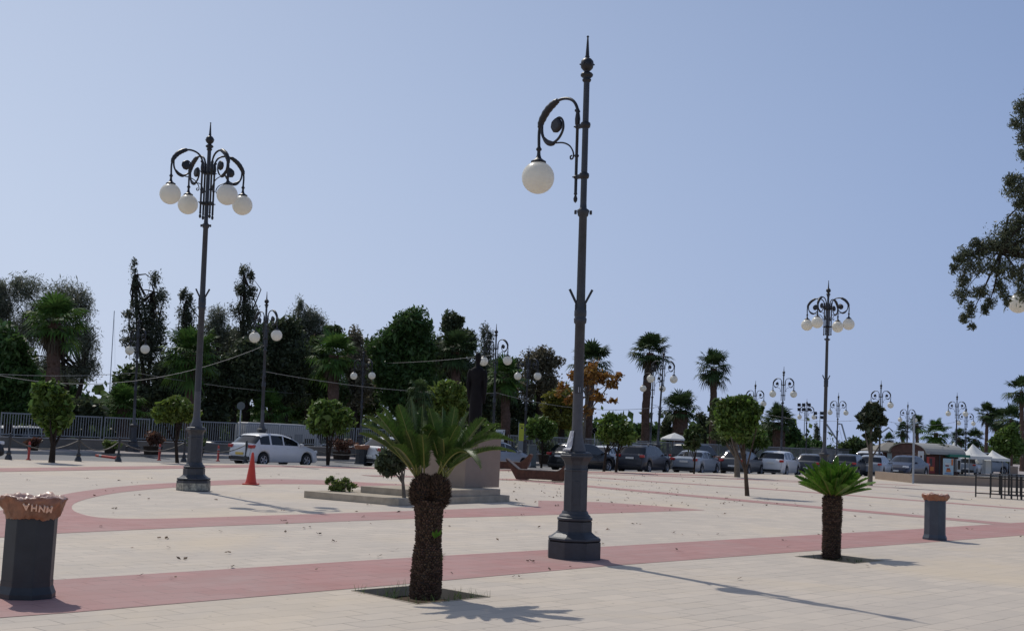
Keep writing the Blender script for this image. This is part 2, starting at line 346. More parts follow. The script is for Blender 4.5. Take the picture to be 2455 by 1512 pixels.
b2=[G(-60,1292),G(135,1278),G(480,1262),G(980,1243),G(1440,1230),G(1690,1222),G(1560,1211),G(1440,1203),G(1290,1199),G(1290,1213),G(980,1224)]+[G(*q) for q in _inner]+[G(*q) for q in _outer]
sheet('paving_band',[b2],'paving_pink',.004)
def line_band(name,pts,w_,z=.004):
    pts=[G(*p) for p in pts]; L=[];Rt=[]
    for i,p in enumerate(pts):
        d=(pts[min(i+1,len(pts)-1)]-pts[max(0,i-1)]).normalized(); n=Vector((-d.y,d.x,0)); L.append(p+n*w_/2); Rt.append(p-n*w_/2)
    sheet(name,[L+Rt[::-1]],'paving_pink',z)
line_band('paving_band',[(1215,1147),(1900,1210),(2430,1257)],1.15,.006)
line_band('paving_band',[(1380,1141),(1900,1176),(2470,1220)],.95)
line_band('paving_band',[(1500,1134),(2000,1160),(2480,1188)],.7)
line_band('paving_band',[(1225,1128),(1800,1148),(2200,1163)],.9)
line_band('paving_band',[(-60,1127),(300,1121),(620,1116),(1000,1124),(1250,1127),(1750,1140)],1.6,.008)
line_band('paving_band',[(880,1140),(1100,1144),(1230,1150)],1.0,.010)
# tree pits : sunk soil with stone rims
def pit(c,label):
    t=empty('tree_pit',(0,0,0),label=label,cat='tree pit')
    mb=MB()
    n=len(c)
    for i in range(n):
        a,b=c[i],c[(i+1)%n]; cen=sum(c,Vector())/n
        d=(b-a).normalized(); inn=(cen-(a+b)/2); inn-=d*inn.dot(d); inn.normalize()
        a2,b2=a-inn*.02,b-inn*.02
        mb.add([a+Vector((0,0,.006)),b+Vector((0,0,.006)),b2+Vector((0,0,.006)),a2+Vector((0,0,.006)),a+Vector((0,0,-.12)),b+Vector((0,0,-.12)),a2,b2],[(0,1,2,3),(0,4,5,1),(3,2,7,6)])
    mb.build('rim','stone_step',t)
    s=MB(); cen=sum(c,Vector())/n; N_=10
    vs=[];
    for i in range(N_+1):
        for j in range(N_+1):
            u,v=i/N_,j/N_; p=(c[0]*(1-u)+c[1]*u)*(1-v)+(c[3]*(1-u)+c[2]*u)*v
            vs.append((p.x,p.y,-.11+.03*mnoise.noise(p*5)))
    s.add(vs,[(i*(N_+1)+j,(i+1)*(N_+1)+j,(i+1)*(N_+1)+j+1,i*(N_+1)+j+1) for i in range(N_) for j in range(N_)],True)
    s.build('soil_bed','soil',t)
    return t
pit(PIT1,'sunken square tree pit around the nearest twin-headed cycad'); pit(PIT2,'sunken square tree pit around the bright green cycad at right')
rnd=random.Random(5)
# grass tufts in the pits
def grass(cn,k,label,hmax=.12):
    V=[]
    for _ in range(k):
        a,b=cn[_%4],cn[(_+1)%4]; u=rnd.random(); p=a.lerp(b,u); cen=sum(cn,Vector())/4
        p=p.lerp(cen,rnd.random()**2*.5-.02); 
        cl=rnd.randint(2,5)
        for q in range(cl):
            ang=rnd.random()*2*PI; h=hmax*rnd.uniform(.3,1); o=Vector((math.cos(ang),math.sin(ang),0)); s=Vector((-o.y,o.x,0))*.004
            p0=p+o*.01-Vector((0,0,.06)); p1=p0+Vector((0,0,h))+o*h*rnd.uniform(.2,1.1)
            V.append([p0-s,p0+s,p1+s*.2,p1-s*.2])
    o=quads('grass_tuft',np.array([[list(x) for x in q] for q in V]),'grass'); tag(o,label,'grass',kind='stuff')
grass(PIT1,60,'short grass blades growing along the rim of the nearest tree pit',.15); grass(PIT2,34,'short grass in the tree pit of the right-hand cycad',.10)
# fallen leaves
V=[]
for i in range(430):
    if rnd.random()<.68: x=rnd.gauss(1450,260); y=rnd.uniform(1130,1215)
    else: x=rnd.uniform(0,2454); y=rnd.uniform(1130,1290)**1.0
    if i<34: x=rnd.uniform(100,2100); y=rnd.uniform(1250,1400)
    p=G(x,y)
    if y<1125: continue
    for q in range(rnd.choice((1,1,2,3))):
        c=p+Vector((rnd.gauss(0,.05),rnd.gauss(0,.05),.022+rnd.random()*.012)); r=rnd.uniform(.02,.05); a=rnd.random()*PI
        d=Vector((math.cos(a),math.sin(a),rnd.uniform(-.5,.5)))*r; e=Vector((-math.sin(a),math.cos(a),rnd.uniform(-.5,.5)))*r*.6
        V.append([c-d,c-e,c+d,c+e])
tag(quads('fallen_leaves',np.array([[list(x) for x in q] for q in V]),'dead_leaf'),'dry brown leaves blown across the paving','leaves',kind='stuff')
# ------------------------------------------------------------------ lamps
ARCH=[(.17,6.60),(.17,6.73),(.24,6.87),(.36,6.95),(.53,6.975),(.69,6.935),(.84,6.84),(.96,6.69),(1.005,6.53),(1.0,6.29)]
SPIR=[(.95,6.66),(.935,6.49),(.85,6.36),(.70,6.31),(.56,6.37),(.475,6.50),(.49,6.63),(.56,6.69),(.63,6.68),(.66,6.64)]
SCUR=[(.66,6.30),(.48,6.28),(.34,6.22),(.26,6.13),(.235,6.05),(.255,6.0),(.295,6.0),(.30,6.04),(.27,6.05)]
def smooth_pts(p,n=4):
    out=[]; m=len(p)
    for i in range(m-1):
        p0=p[max(i-1,0)];p1=p[i];p2=p[i+1];p3=p[min(i+2,m-1)]
        for k in range(n):
            t=k/n; out.append(tuple(.5*((2*b)+(-a+c)*t+(2*a-5*b+4*c-d)*t*t+(-a+3*b-3*c+d)*t**3) for a,b,c,d in zip(p0,p1,p2,p3)))
    out.append(tuple(p[-1])); return out
def lamp(name,angles,dz=0.0,joint=3.55,spire=0.0,flag=True,cream=False,seg=10,base_ang=0.0):
    """local z up, arms in the directions given; dz lifts the whole head"""
    t=empty(name)
    b=MB()
    def octa(prof,sm=False): b.lathe(prof,8,(0,0,0),sm)
    b.lathe([(.41,0),(.41,.25)],8,smooth=False)
    b.lathe([(.385,.255),(.41,.275),(.405,.305),(.36,.32),(.29,.37),(.27,.395)],8,smooth=False)
    b.lathe([(.268,.396),(.268,.54)],8,smooth=False)
    b.lathe([(.24,.545),(.262,.56),(.262,.59),(.235,.60),(.235,.62),(.20,.65),(.195,.67),(.185,.69)],16)
    b.lathe([(.182,.691),(.182,1.27),(.19,1.275),(.19,1.30),(.178,1.305),(.178,1.36),(.20,1.42),(.235,1.46)],8,smooth=False)
    b.lathe([(.24,1.462),(.255,1.48),(.255,1.505),(.235,1.51),(.235,1.535),(.21,1.55),(.12,1.56)],8,smooth=False)
    b.build('base','iron',t,bevel=.006)
    if cream:
        q=MB(); q.lathe([(.413,.02),(.413,.19)],8,smooth=False); q.build('painted_band','cream_paint',t)
    p=MB(); J=joint; K=5.15+dz
    p.cm=1; p.lathe([(.145,1.56),(.14,1.60),(.105,1.70),(.085,1.82),(.080,2.0),(.079,2.42)],seg); p.cm=0
    p.lathe([(.079,2.42),(.077,J-.10),(.095,J-.08),(.10,J-.02),(.085,J),(.095,J+.03),(.095,J+.10),(.075,J+.14),(.068,J+.2),(.062,K-.08),(.08,K-.06),(.095,K),(.095,K+.02),(.055,K+.05),(.05,K+.12),(.047,7.15+dz-spire)],seg)
    for s in(-1,1): p.lathe([(.0,-.035),(.022,-.028),(.022,.028),(0,.035)],6,(s*.115,0,K-.01))
    p.build('pole',['iron','iron_pale'],t)
    d=MB(); d.T=Matrix.Rotation(R_(-90),4,'Z'); d.box((.170,0,.96),(.012,.10,.34)); d.build('access_door','iron',t,bevel=.003)
    if flag:
        f=MB()
        for s in(-1,1): f.bar((s*.04,0,J+.16),(s*.17,0,J+.42),.035,.035); f.box((s*.06,0,J+.15),(.05,.09,.09))
        f.build('flag_holder','iron_dark',t)
    f=MB(); z0=dz-spire
    f.lathe([(.047,7.14+z0),(.07,7.17+z0),(.07,7.19+z0),(.05,7.20+z0),(.095,7.24+z0),(.10,7.26+z0),(.075,7.29+z0),(.035,7.31+z0),(.06,7.33+z0),(.095,7.37+z0),(.105,7.42+z0),(.095,7.47+z0),(.06,7.51+z0),(.025,7.525+z0),(.038,7.54+z0),(.030,7.56+z0),(.012,7.84+z0),(.022,7.855+z0),(.0,7.88+z0)],seg)
    for k in range(6):
        a=k*PI/3; f.sphere((.105*math.cos(a),.105*math.sin(a),7.42+z0),.014,6)
    f.build('finial','iron_dark',t)
    for zz in(6.48,5.70):
        col=MB(); col.lathe([(.05,zz-.05+dz),(.075,zz-.03+dz),(.08,zz+dz),(.075,zz+.03+dz),(.05,zz+.05+dz)],seg); col.build('collar','iron_dark',t)
    for a in angles:
        arm=MB(); arm.T=Matrix.Rotation(a,4,'Z')@Matrix.Translation((0,0,dz))
        arm.tube([(u,0,z) for u,z in smooth_pts(ARCH)],.024,8)
        th=smooth_pts([(.60,6.965),(.69,6.935),(.84,6.84),(.96,6.69),(.99,6.58)],4); n=len(th)
        arm.tube([(u,0,z) for u,z in th],[.026+.030*math.sin(PI*i/(n-1))**.6+.006*(i%2) for i in range(n)],8)
        arm.tube([(u,0,z) for u,z in smooth_pts(SPIR,5)],[.026-.011*i/45 for i in range(46)],6)
        th=smooth_pts([(.90,6.42),(.82,6.34),(.72,6.30),(.66,6.30)],3); n=len(th)
        arm.tube([(u,0,z) for u,z in th],[.022+.022*math.sin(PI*i/(n-1)) for i in range(n)],8)
        arm.tube([(u,0,z) for u,z in smooth_pts(SCUR,4)],.013,6)
        # rosette at the heart of the scroll
        arm.T=Matrix.Rotation(a,4,'Z')@Matrix.Translation((.62,0,6.575+dz))@Matrix.Rotation(PI/2,4,'X')
        arm.lathe([(.06,-.035),(.10,-.028),(.115,0),(.10,.028),(.06,.035),(.03,.05),(0,.055)],16,wob=lambda k,i:1+.06*(k%2))
        arm.T=Matrix.Rotation(a,4,'Z')@Matrix.Translation((0,0,dz))
        # rod, brackets, drop
        arm.lathe([(0,5.30),(.028,5.33),(.034,5.37),(.016,5.42),(.03,5.44),(.025,5.46),(.025,6.50),(.040,6.52),(.045,6.60),(.034,6.68),(.030,6.70),(.042,6.72),(.028,6.74),(.022,6.76)],8,(.17,0,0))
        for zz in(6.48,5.70):
            arm.box((.085,0,zz),(.17,.045,.06)); arm.sphere((.17,0,zz),.045,8,(1,1,.7)); arm.bar((.17,0,zz),(.235,0,zz+.01),.03,.02)
        arm.sphere((.205,0,6.74),.028,6)
        arm.lathe([(.03,6.01),(.04,6.03),(.03,6.05)],8,(.17,0,0))
        # socket
        arm.lathe([(.024,6.30),(.030,6.28),(.045,6.26),(.045,6.24),(.026,6.22),(.030,6.16),(.045,6.11),(.09,6.075),(.12,6.06),(.12,6.035),(.10,6.03)],14,(1.0,0,0))
        ao=arm.build('arm','iron_dark',t)
        g=MB(); g.T=Matrix.Rotation(a,4,'Z')@Matrix.Translation((1.0,0,5.80+dz)); g.sphere((0,0,0),.257,28)
        g.build('globe','globe',t)
    return t
# nearest, single arm
B=G(1375,1337); T=AT(1409,85,B.y)
L1=lamp('street_lamp',[R_(133)]); tag(L1,'nearest street lamp, one arm with a single white globe, on the pink band','street lamp','street lamps of the plaza'); st_=MB(); st_.T=Matrix.Rotation(R_(-100),4,'Z')
st_.box((.080,0,2.47),(.006,.075,.11)); st_.build('sticker','text_dark',L1)
st_=MB(); st_.T=Matrix.Rotation(R_(-82),4,'Z'); st_.box((.0815,0,2.47),(.006,.035,.08)); st_.build('sticker','paper',L1)
lean(L1,B,T,7.88)
# four arms
AZ4=[R_(42+90*k) for k in range(4)]
B=G(463,1175); T=AT(505,293,B.y)
L4=lamp('street_lamp',AZ4,dz=1.42,joint=4.55,spire=.10,cream=True); tag(L4,'four-globe street lamp with chipped cream foot beside the cone','street lamp','street lamps of the plaza'); lean(L4,B,T,9.20)
B=G(1973,1170); T=AT(1986,672,B.y)
L4b=copy_tree(L4); L4b.rotation_euler=(0,0,R_(7.5)); L4b['label']='four-globe street lamp rising behind the bright green cycad at right'; lean(L4b,B,T,9.20)
for k in kids(L4b):
    if k.name.startswith('painted_band'): bpy.data.objects.remove(k)
# double arms
LD=lamp('street_lamp',[0,PI],seg=8); protoD=LD
dl=[(318,1080,333,752,-65,'two-globe lamp behind the white fence, between two sidewalk planters at far left'),
(625,1108,640,699,-60,'two-globe lamp in front of the white hatchback'),
(862,1080,872,831,-50,'two-globe lamp behind the litter bin and small round tree, against dark green trees'),
(1180,1115,1190,776,-48,'two-globe lamp just right of the statue'),
(1254,1108,1268,828,-48,'two-globe lamp behind the grey cabinet, beside the yellow banner'),
(1572,1122,1592,832,-42,'two-globe lamp beside the dark grey SUV with roof bars'),
(1556,1109,1567,866,-43,'lower two-globe lamp against the tall palm trunk, partly behind a taller lamp'),
(1870,1130,1879,878,-40,'two-globe lamp with its foot in front of the white SUV'),
(1803,1114,1811,912,-38,'two-globe lamp above the big twin round trees'),
(1931,1112,1934,955,-38,'small far two-globe lamp in front of the floodlight masts'),
(2003,1116,2010,940,-38,'far two-globe lamp just right of the four-globe lamp, near the crane boom'),
(2106,1137,2112,911,-38,'two-globe lamp behind the dark-leaved tree at right'),
(2172,1122,2176,962,-36,'two-globe lamp above the small round tree and the dark blue car'),
(2290,1135,2294,940,-38,'taller of the overlapping two-globe lamps in front of the white tents'),
(2313,1124,2316,972,-36,'shorter two-globe lamp directly beside a taller one, before the right tent')]
for i,(x0,y0,xt,yt,ya,lb) in enumerate(dl):
    o=LD if i==0 else copy_tree(protoD); 
    B=G(x0,y0)
    if (B-S0).dot(sn)>FENCE-1.2: B=ST(x0,FENCE-1.2)
    o.rotation_euler=(0,0,R_(ya)+math.atan2(-B.x,B.y)); tag(o,lb,'street lamp','street lamps of the plaza')
    lean(o,B,AT(xt,yt,B.y),7.88)
o=copy_tree(protoD); o.rotation_euler=(0,0,R_(-28)); tag(o,'lamp at the right edge of the view, only one white globe showing below the branches','street lamp','street lamps of the plaza')
B=G(2531,1264); lean(o,B,AT(2541,1264-92*7.88,B.y),7.88)
for k in kids(L1):
    pass
# painted repair patch on the nearest pedestal: cloth knot tied round the pole foot
mb=MB(); rw=random.Random(8)
def wadpt(a,r,z): return Vector((math.cos(a)*r,math.sin(a)*r,z))
rows_=[(1.565,.20),(1.59,.205),(1.605,.165),(1.66,.150),(1.72,.135),(1.78,.118),(1.83,.108),(1.86,.10)]
for (z0,r0),(z1,r1) in zip(rows_,rows_[1:]):
    for k in range(9):
        a0=R_(168+k*8); a1=R_(168+(k+1)*8); q=[]
        for a_,r_0,z_ in((a0,r0,z0),(a1,r0,z0),(a1,r1,z1),(a0,r1,z1)): q.append(wadpt(a_,r_0*(1.0+.10*mnoise.noise(Vector((a_*6,z_*14,1)))),z_))
        mb.add(q,[(0,1,2,3)],True)
o=mb.build('wrapping','paper'); o.parent=L1
# ------------------------------------------------------------------ bins
def litter_bin(px,w_,rz,lb,txt=False,scale=1.0,grey='bin_grey',drop=.78):
    t=empty('litter_bin',G(*px),rz,lb,'litter bin','litter bins on the plaza'); h=.98
    b=MB(); r=w_/2/math.cos(PI/8)
    b.lathe([(r*1.12,0),(r*1.12,.05),(r*1.07,.075),(r*1.0,.12),(r,.15),(r,.17)],8,smooth=False)
    b.build('foot',grey,t,bevel=.004)
    b=MB(); b.lathe([(r*.985,.17),(r*.985,.93),(r*.9,.935),(r*.9,.5)],8,smooth=False); b.build('body',grey,t,bevel=.008)
    g=MB(); seg=96; rr=random.Random(3)
    prof=[(1.01,.78),(1.05,.80),(1.10,.86),(1.17,.92),(1.22,.955),(1.20,.985),(1.10,1.00),(.95,.995),(.85,.96),(.80,.80)]; prof=[(q,z if z>.93 else .93-(.93-z)*(.93-drop)/.15) for q,z in prof]
    def wob(k,i):
        v=Vector((math.cos(2*PI*k/seg)*3,math.sin(2*PI*k/seg)*3,i*.5)); a=.025 if i<1 else (.12 if i<7 else .10)
        return 1+a*mnoise.noise(v)+a*.9*mnoise.noise(v*2.7)+a*.35*abs(mnoise.noise(v*7.3))
    vs=[];fs=[]
    for i,(q,z) in enumerate(prof):
        for k in range(seg):
            th=2*PI*k/seg; e=wob(k,i)*r*q*.97
            zz=z+(.035*mnoise.noise(Vector((math.cos(th)*2.5,math.sin(th)*2.5,i*.4+7)))+.02*mnoise.noise(Vector((math.cos(th)*8,math.sin(th)*8,i)))) 
            vs.append((math.cos(th)*e,math.sin(th)*e,zz))
    n=len(prof); g.add(vs,[(i*seg+k,i*seg+(k+1)%seg,(i+1)*seg+(k+1)%seg,(i+1)*seg+k) for i in range(n-1) for k in range(seg)],True)
    for idx in range(len(g.f)): g.mt[idx]=1 if idx//seg>=5 else 0
    g.build('bag_liner',['bag','bag_white'],t)
    if txt:
        for k,ch in enumerate('MNHA'):
            a=R_(-42-k*13)-rz; q=r*1.25
            text('lettering',ch,.085,'bag_text',t,(math.cos(a)*q,math.sin(a)*q,.89+.008*k),(R_(68),PI+R_(-4)*k*0,a+PI/2),.014,True)
    t.scale=(scale,)*3
    return t
litter_bin((62,1430),.47,R_(10),'near dark litter bin at the left edge, crumpled orange bag over its rim',True)
litter_bin((2240,1293),.44,R_(20),'grey litter bin with orange bag standing on the pink band right of the cycad',False,.97,'bin_blue',.86)
litter_bin((865,1112),.62,R_(10),'far litter bin beside the small round tree, left of the cycad fronds',False,.92)
litter_bin((1712,1125),.62,R_(10),'far litter bin behind the rear of the silver sedan row, near bollards',False,.9,'bin_grey')
# ------------------------------------------------------------------ cone
t=empty('traffic_cone',G(601,1161),0,'tall plain orange-red traffic cone beside the four-globe lamp','cone')
mb=MB(); mb.lathe([(.17,.04),(.145,.12),(.035,.90),(.02,.93),(0,.94)],24); mb.build('cone_body','cone_red',t)
mb=MB(); mb.box((0,0,.02),(.42,.42,.04)); mb.build('base','cone_red',t,bevel=.01)
# ------------------------------------------------------------------ cycads
def frond(mb,mr,base,tip,arch,width,nl=46,side=None,vang=.5,rng=random,tw=0,curl=.15,lw=.0085):
    base=Vector(base); tip=Vector(tip); d=tip-base; L=d.length
    ctrl=base+d*.5+Vector((0,0,arch*L))
    pts=[]; N_=14
    for i in range(N_+1):
        u=i/N_; pts.append(base*(1-u)**2+ctrl*2*u*(1-u)+tip*u*u)
    mr.tube(pts,[.010*(1-.8*i/N_) for i in range(N_+1)],5,caps=False)
    for i in range(nl):
        u=.13+.87*(i+.5)/nl; p=base*(1-u)**2+ctrl*2*u*(1-u)+tip*u*u
        tg=((ctrl-base)*(1-u)+(tip-ctrl)*u).normalized()
        sd_=tg.cross(Vector((0,0,1))); 
        if sd_.length<.05: sd_=Vector((1,0,0))
        sd_.normalize(); sd_=Matrix.Rotation(tw,3,tg)@sd_; up=sd_.cross(tg).normalized()
        ll=width*(math.sin(PI*min(1,(u*.92+.10)))**.55)*rng.uniform(.78,1.1)
        for s in(-1,1):
            dirv=(sd_*s*.80+tg*(.45+.35*u)+up*vang).normalized()
            e=p+dirv*ll; m=p+dirv*ll*.5-up*0.0; e=e-Vector((0,0,curl*ll))
            wv=tg*lw
            mb.add([p-wv*.6,p+wv*.6,m+wv,m-wv],[(0,1,2,3)]); mb.add([m-wv,m+wv,e],[(0,1,2)])
def scaly_trunk(prof,parent,rings,around,size,seed=1,name='trunk',skip=None,center=lambda z:(0,0)):
    """prof: function z->radius"""
    rg=random.Random(seed); mb=MB(); z1=rings[-1]
    core=MB(); zs=[z1*i/24 for i in range(25)]
    vs=[];seg=20
    for z in zs:
        cx,cy=center(z)
        for k in range(seg): a=2*PI*k/seg; vs.append((cx+math.cos(a)*prof(z,a)*.97,cy+math.sin(a)*prof(z,a)*.97,z))
    mb.cm=1; mb.add(vs,[(i*seg+k,i*seg+(k+1)%seg,(i+1)*seg+(k+1)%seg,(i+1)*seg+k) for i in range(24) for k in range(seg)],True)
    mb.add(vs[-seg:],[tuple(range(seg))]); mb.cm=0
    for j,z in enumerate(rings):
        n=around
        for k in range(n):
            a=2*PI*(k+.5*(j%2))/n+rg.gauss(0,.03); r=prof(z,a); cx,cy=center(z)
            rad=Vector((math.cos(a),math.sin(a),0)); tn=Vector((-rad.y,rad.x,0)); c=Vector((cx,cy,z+rg.gauss(0,.004)))+rad*r*.95
            s=size*rg.uniform(.7,1.25)*(1 if not skip else skip(z)); w_=2*PI*r/n*.48
            out=rad*(s*rg.uniform(.8,1.1))+Vector((0,0,s*rg.uniform(.3,.9)))
            p=[c-tn*w_-Vector((0,0,.012)),c+tn*w_-Vector((0,0,.012)),c+tn*w_*.9+Vector((0,0,.014)),c-tn*w_*.9+Vector((0,0,.014))]
            q=[c+out-tn*w_*.45-Vector((0,0,.005)),c+out+tn*w_*.45-Vector((0,0,.005)),c+out+tn*w_*.3+Vector((0,0,.006)),c+out-tn*w_*.3+Vector((0,0,.006))]
            mb.add(p+q,[(0,1,5,4),(1,2,6,5),(2,3,7,6),(3,0,4,7),(4,5,6,7)])
    return mb.build(name,['bark_cycad','bark_core'],parent)
rg=random.Random(11)
CB=G(1018,1434,-.05); CY=CB.y; K1=FL/CY
cy1=empty('cycad_palm',CB,0,'nearest twin-headed cycad with a thick scaly brown trunk in a square pit','cycad','cycads of the plaza')
Y1=CB.y
def loc1(x,y,dy=0): return AT(x,y,Y1+dy)-CB
prof1=lambda z,a:.168+.006*math.sin(z*6+1)-.022*min(1,max(0,(z-.48)/.12))+.02*max(0,(z-.9)/.2)
c1=lambda z:(.012*math.sin(z*2.6)-.012*z,0)
scaly_trunk(prof1,cy1,[.02+.0265*i for i in range(41)],30,.020,2,'trunk',center=c1)
cx0=c1(1.08)[0]
# swollen double head made of shaggy old leaf bases
def shag(x0,z0,rx,rz,n,seed):
    rg_=random.Random(seed); mb=MB(); mb.cm=1; mb.sphere((x0,0,z0),1,16,(rx*.9,rx*.85,rz*.92)); mb.cm=0
    for i in range(n):
        u=rg_.uniform(-1,1); a=rg_.random()*2*PI; q=math.sqrt(1-u*u); nrm=Vector((q*math.cos(a),q*math.sin(a),u))
        p=Vector((x0+nrm.x*rx*.9,nrm.y*rx*.85,z0+nrm.z*rz*.92)); tn=nrm.cross(Vector((0,0,1)))
        if tn.length<.1: tn=Vector((1,0,0))
        tn.normalize(); L_=rg_.uniform(.018,.05); dr=(nrm+Vector((rg_.gauss(0,.35),rg_.gauss(0,.35),rg_.uniform(-.2,1.0)))).normalized()*L_
        w_=tn*rg_.uniform(.006,.016); b_=dr.cross(tn).normalized()*.006
        mb.add([p-w_,p+w_,p+dr+w_*.3,p+dr-w_*.3,p-w_+b_,p+w_+b_,p+dr+b_*.3],[(0,1,2,3),(4,5,6),(1,5,6,2),(0,3,6,4)])
    return mb
for nm,x0,z0,rx,rz,n,sdd in(('head_stem',cx0-.075,1.18,.155,.20,1300,1),('head_stem',cx0+.095,1.19,.145,.20,1300,2)):
    shag(x0,z0,rx,rz,n,sdd).build(nm,['bark_cycad','bark_core'],cy1)
Lh=loc1(1000,1140); Rh=loc1(1060,1140)
def crown1(origin,tips,extra,seed,nm):
    fm=MB(); fr=MB(); r_=random.Random(seed)
    ox,oy=(1000,1140) if nm=='l' else (1060,1140)
    for (x,y,dy,arch,wd,tw) in tips:
        x=ox+(x-ox)*1.07; y=oy+(y-oy)*1.10; arch=arch*1.7+.02
        frond(fm,fr,origin+Vector((r_.gauss(0,.035),r_.gauss(0,.035),r_.uniform(-.04,.04))),loc1(x,y,dy),arch,wd*1.08,66,rng=r_,tw=tw,curl=.10,lw=.0074)
    fo=fm.build('fronds','cycad_leaf',cy1); fr.build('leaf_stalks','rachis',fo)
crown1(Lh,[(868,1048,.15,.10,.14,.3),(872,1028,-.25,.12,.15,-.2),(880,1010,.3,.10,.15,.4),(905,1000,-.1,.04,.15,.5),(921,990,.2,.05,.15,.6),(957,983,-.2,.02,.15,.9),(985,968,.25,.02,.14,1.1),(1012,986,.35,.05,.13,-.8),(1035,1040,-.35,.22,.12,-.5),(940,1075,-.65,.12,.13,.2),(1010,1050,-.6,.12,.12,0),(930,1010,.6,.05,.14,.3),(1000,1000,.7,.05,.14,.2),(900,1060,.6,.08,.13,.3),(1045,1010,.2,.10,.12,-.7),(975,1040,-.5,.10,.12,.3)],0,4,'l')
crown1(Rh,[(1030,992,-.1,.06,.15,.9),(1012,1040,-.35,.28,.12,.4),(1060,988,.35,.03,.14,1.1),(1089,988,.0,.03,.15,-1.2),(1120,1000,.3,.05,.14,-.8),(1156,1013,-.1,.06,.16,-.6),(1180,1030,.35,.08,.15,-.5),(1222,1066,-.15,.20,.16,-.3),(1226,1090,-.35,.16,.14,-.1),(1200,1055,.5,.16,.15,-.3),(1148,1128,-.75,.30,.12,0),(1060,1060,-.65,.15,.12,0),(1110,1040,.7,.08,.14,-.2),(1140,1075,.6,.10,.14,-.2),(1095,1030,-.45,.10,.13,-.5),(1045,1000,.6,.04,.14,.3)],0,6,'r')
# offset shoots on the trunk
sh=MB(); r_=random.Random(2); so_=loc1(1041,1290,-.19)
for k in range(6):
    a=R_(-150+k*30); e=so_+Vector((.10*math.cos(a+.8)*.9,-.04,.085+.03*math.sin(k*2))); s_=Vector((.018,0,.004)); m_=so_.lerp(e,.6)
    sh.add([so_,m_-s_,e,m_+s_],[(0,1,2,3)])
sh.build('trunk_shoot','cycad_bright',cy1); sh=MB()
so_=loc1(1054,1335,-.05)
for k in range(9):
    a=R_(-70+k*18); e=so_+Vector((.07*math.cos(a),-.02,.07*math.sin(a))); sh.add([so_-Vector((0,0,.004)),so_+Vector((0,0,.004)),e],[(0,1,2)])
sh.build('trunk_shoot','cycad_bright',cy1)
CB2=G(1992,1336,-.05)
cy2=empty('cycad_palm',CB2,0,'bright green single-headed cycad with a stubby trunk in its pit at right','cycad','cycads of the plaza')
scaly_trunk(lambda z,a:(.155 if z<.6 else .165),cy2,[.02+.034*i for i in range(30)],24,.022,7,center=lambda z:(.0,0))
shag(0,1.0,.17,.10,500,9).build('head_stem',['bark_cycad','bark_core'],cy2)
fm=MB(); fr=MB(); r_=random.Random(21)
for i in range(60):
    a=i*2.39996; el=R_(10+68*((i+.5)/60)**.8); L_=r_.uniform(.56,.70)*(1.0 if el>.5 else 1.12)
    d=Vector((math.cos(a)*math.cos(el),math.sin(a)*math.cos(el),math.sin(el)))
    b0=Vector((math.cos(a)*.05,math.sin(a)*.05,1.04)); frond(fm,fr,b0,b0+d*L_+Vector((0,0,.04)),-.0+.03*math.cos(el),.145,46,rng=r_,tw=r_.uniform(-.5,.5),vang=.4,curl=.03,lw=.011)
fo=fm.build('fronds','cycad_bright',cy2); fr.build('leaf_stalks','rachis',fo)
# ------------------------------------------------------------------ monument
A=G(955,1212); Lc=G(728,1192); Rc=G(1273,1206); ea=(Lc-A); eb=(Rc-A)
eb-=ea.normalized()*eb.dot(ea.normalized())*.9
mon=empty('monument_base',A,0,'pale stone monument steps and square block under the bronze statue','monument')
def prism(p4,z0,z1,name,m,parent,org,bev=.008):
    mb=MB(); q=[Vector(p)-org for p in p4]
    vs=[(p.x,p.y,z0) for p in q]+[(p.x,p.y,z1) for p in q]
    mb.add(vs,[(3,2,1,0),(4,5,6,7),(0,1,5,4),(1,2,6,5),(2,3,7,6),(3,0,4,7)]); return mb.build(name,m,parent,bevel=bev)
prism([A,A+eb,A+eb+ea,A+ea],0,.17,'step','stone_step',mon,A)
u=ea.normalized(); v_=eb.normalized()
A2=G(1012,1192,.17); L2c=G(893,1179,.17); R2c=G(1232,1189,.17)
e2a=u*(L2c-A2).dot(u); e2b=v_*(R2c-A2).dot(v_)
prism([A2,A2+e2b,A2+e2b+e2a,A2+e2a],.17,.335,'step','stone_step',mon,A)
A3=G(1113,1169,.335); R3=G(1192,1167,.335); s3=(R3-A3).length
e3a=u*s3*.95; e3b=v_*s3
zt=AT(1113,1047,A3.y).z
prism([A3,A3+e3b,A3+e3b+e3a,A3+e3a],.335,zt,'pedestal','stone_ped',mon,A,.01)
pc=A3+e3b/2+e3a/2
# statue
sb=AT(1137,1044,pc.y); sb=Vector((sb.x,pc.y,zt)); stt_top=AT(1136,845,pc.y).z-zt
st=empty('statue',sb,R_(168),'dark bronze statue of a standing person in a long coat, seen from behind','statue'); 
mb=MB(); mb.box((0,0,.03),(.42,.40,.06)); mb.build('plinth','bronze',st,bevel=.01)
def loft(mb,secs,seg=28):
    vs=[];
    for (z,rx,ry,cx,cy) in secs:
        for k in range(seg): a=2*PI*k/seg; vs.append((cx+rx*math.cos(a)*(1+.02*math.sin(5*a+z*3)),cy+ry*math.sin(a),z))
    n=len(secs); mb.add(vs,[(i*seg+k,i*seg+(k+1)%seg,(i+1)*seg+(k+1)%seg,(i+1)*seg+k) for i in range(n-1) for k in range(seg)],True)
    mb.add(vs[:seg],[tuple(range(seg))[::-1]]); mb.add(vs[-seg:],[tuple(range(seg))])
body=MB(); Hs=stt_top-.06; k_=Hs/1.80
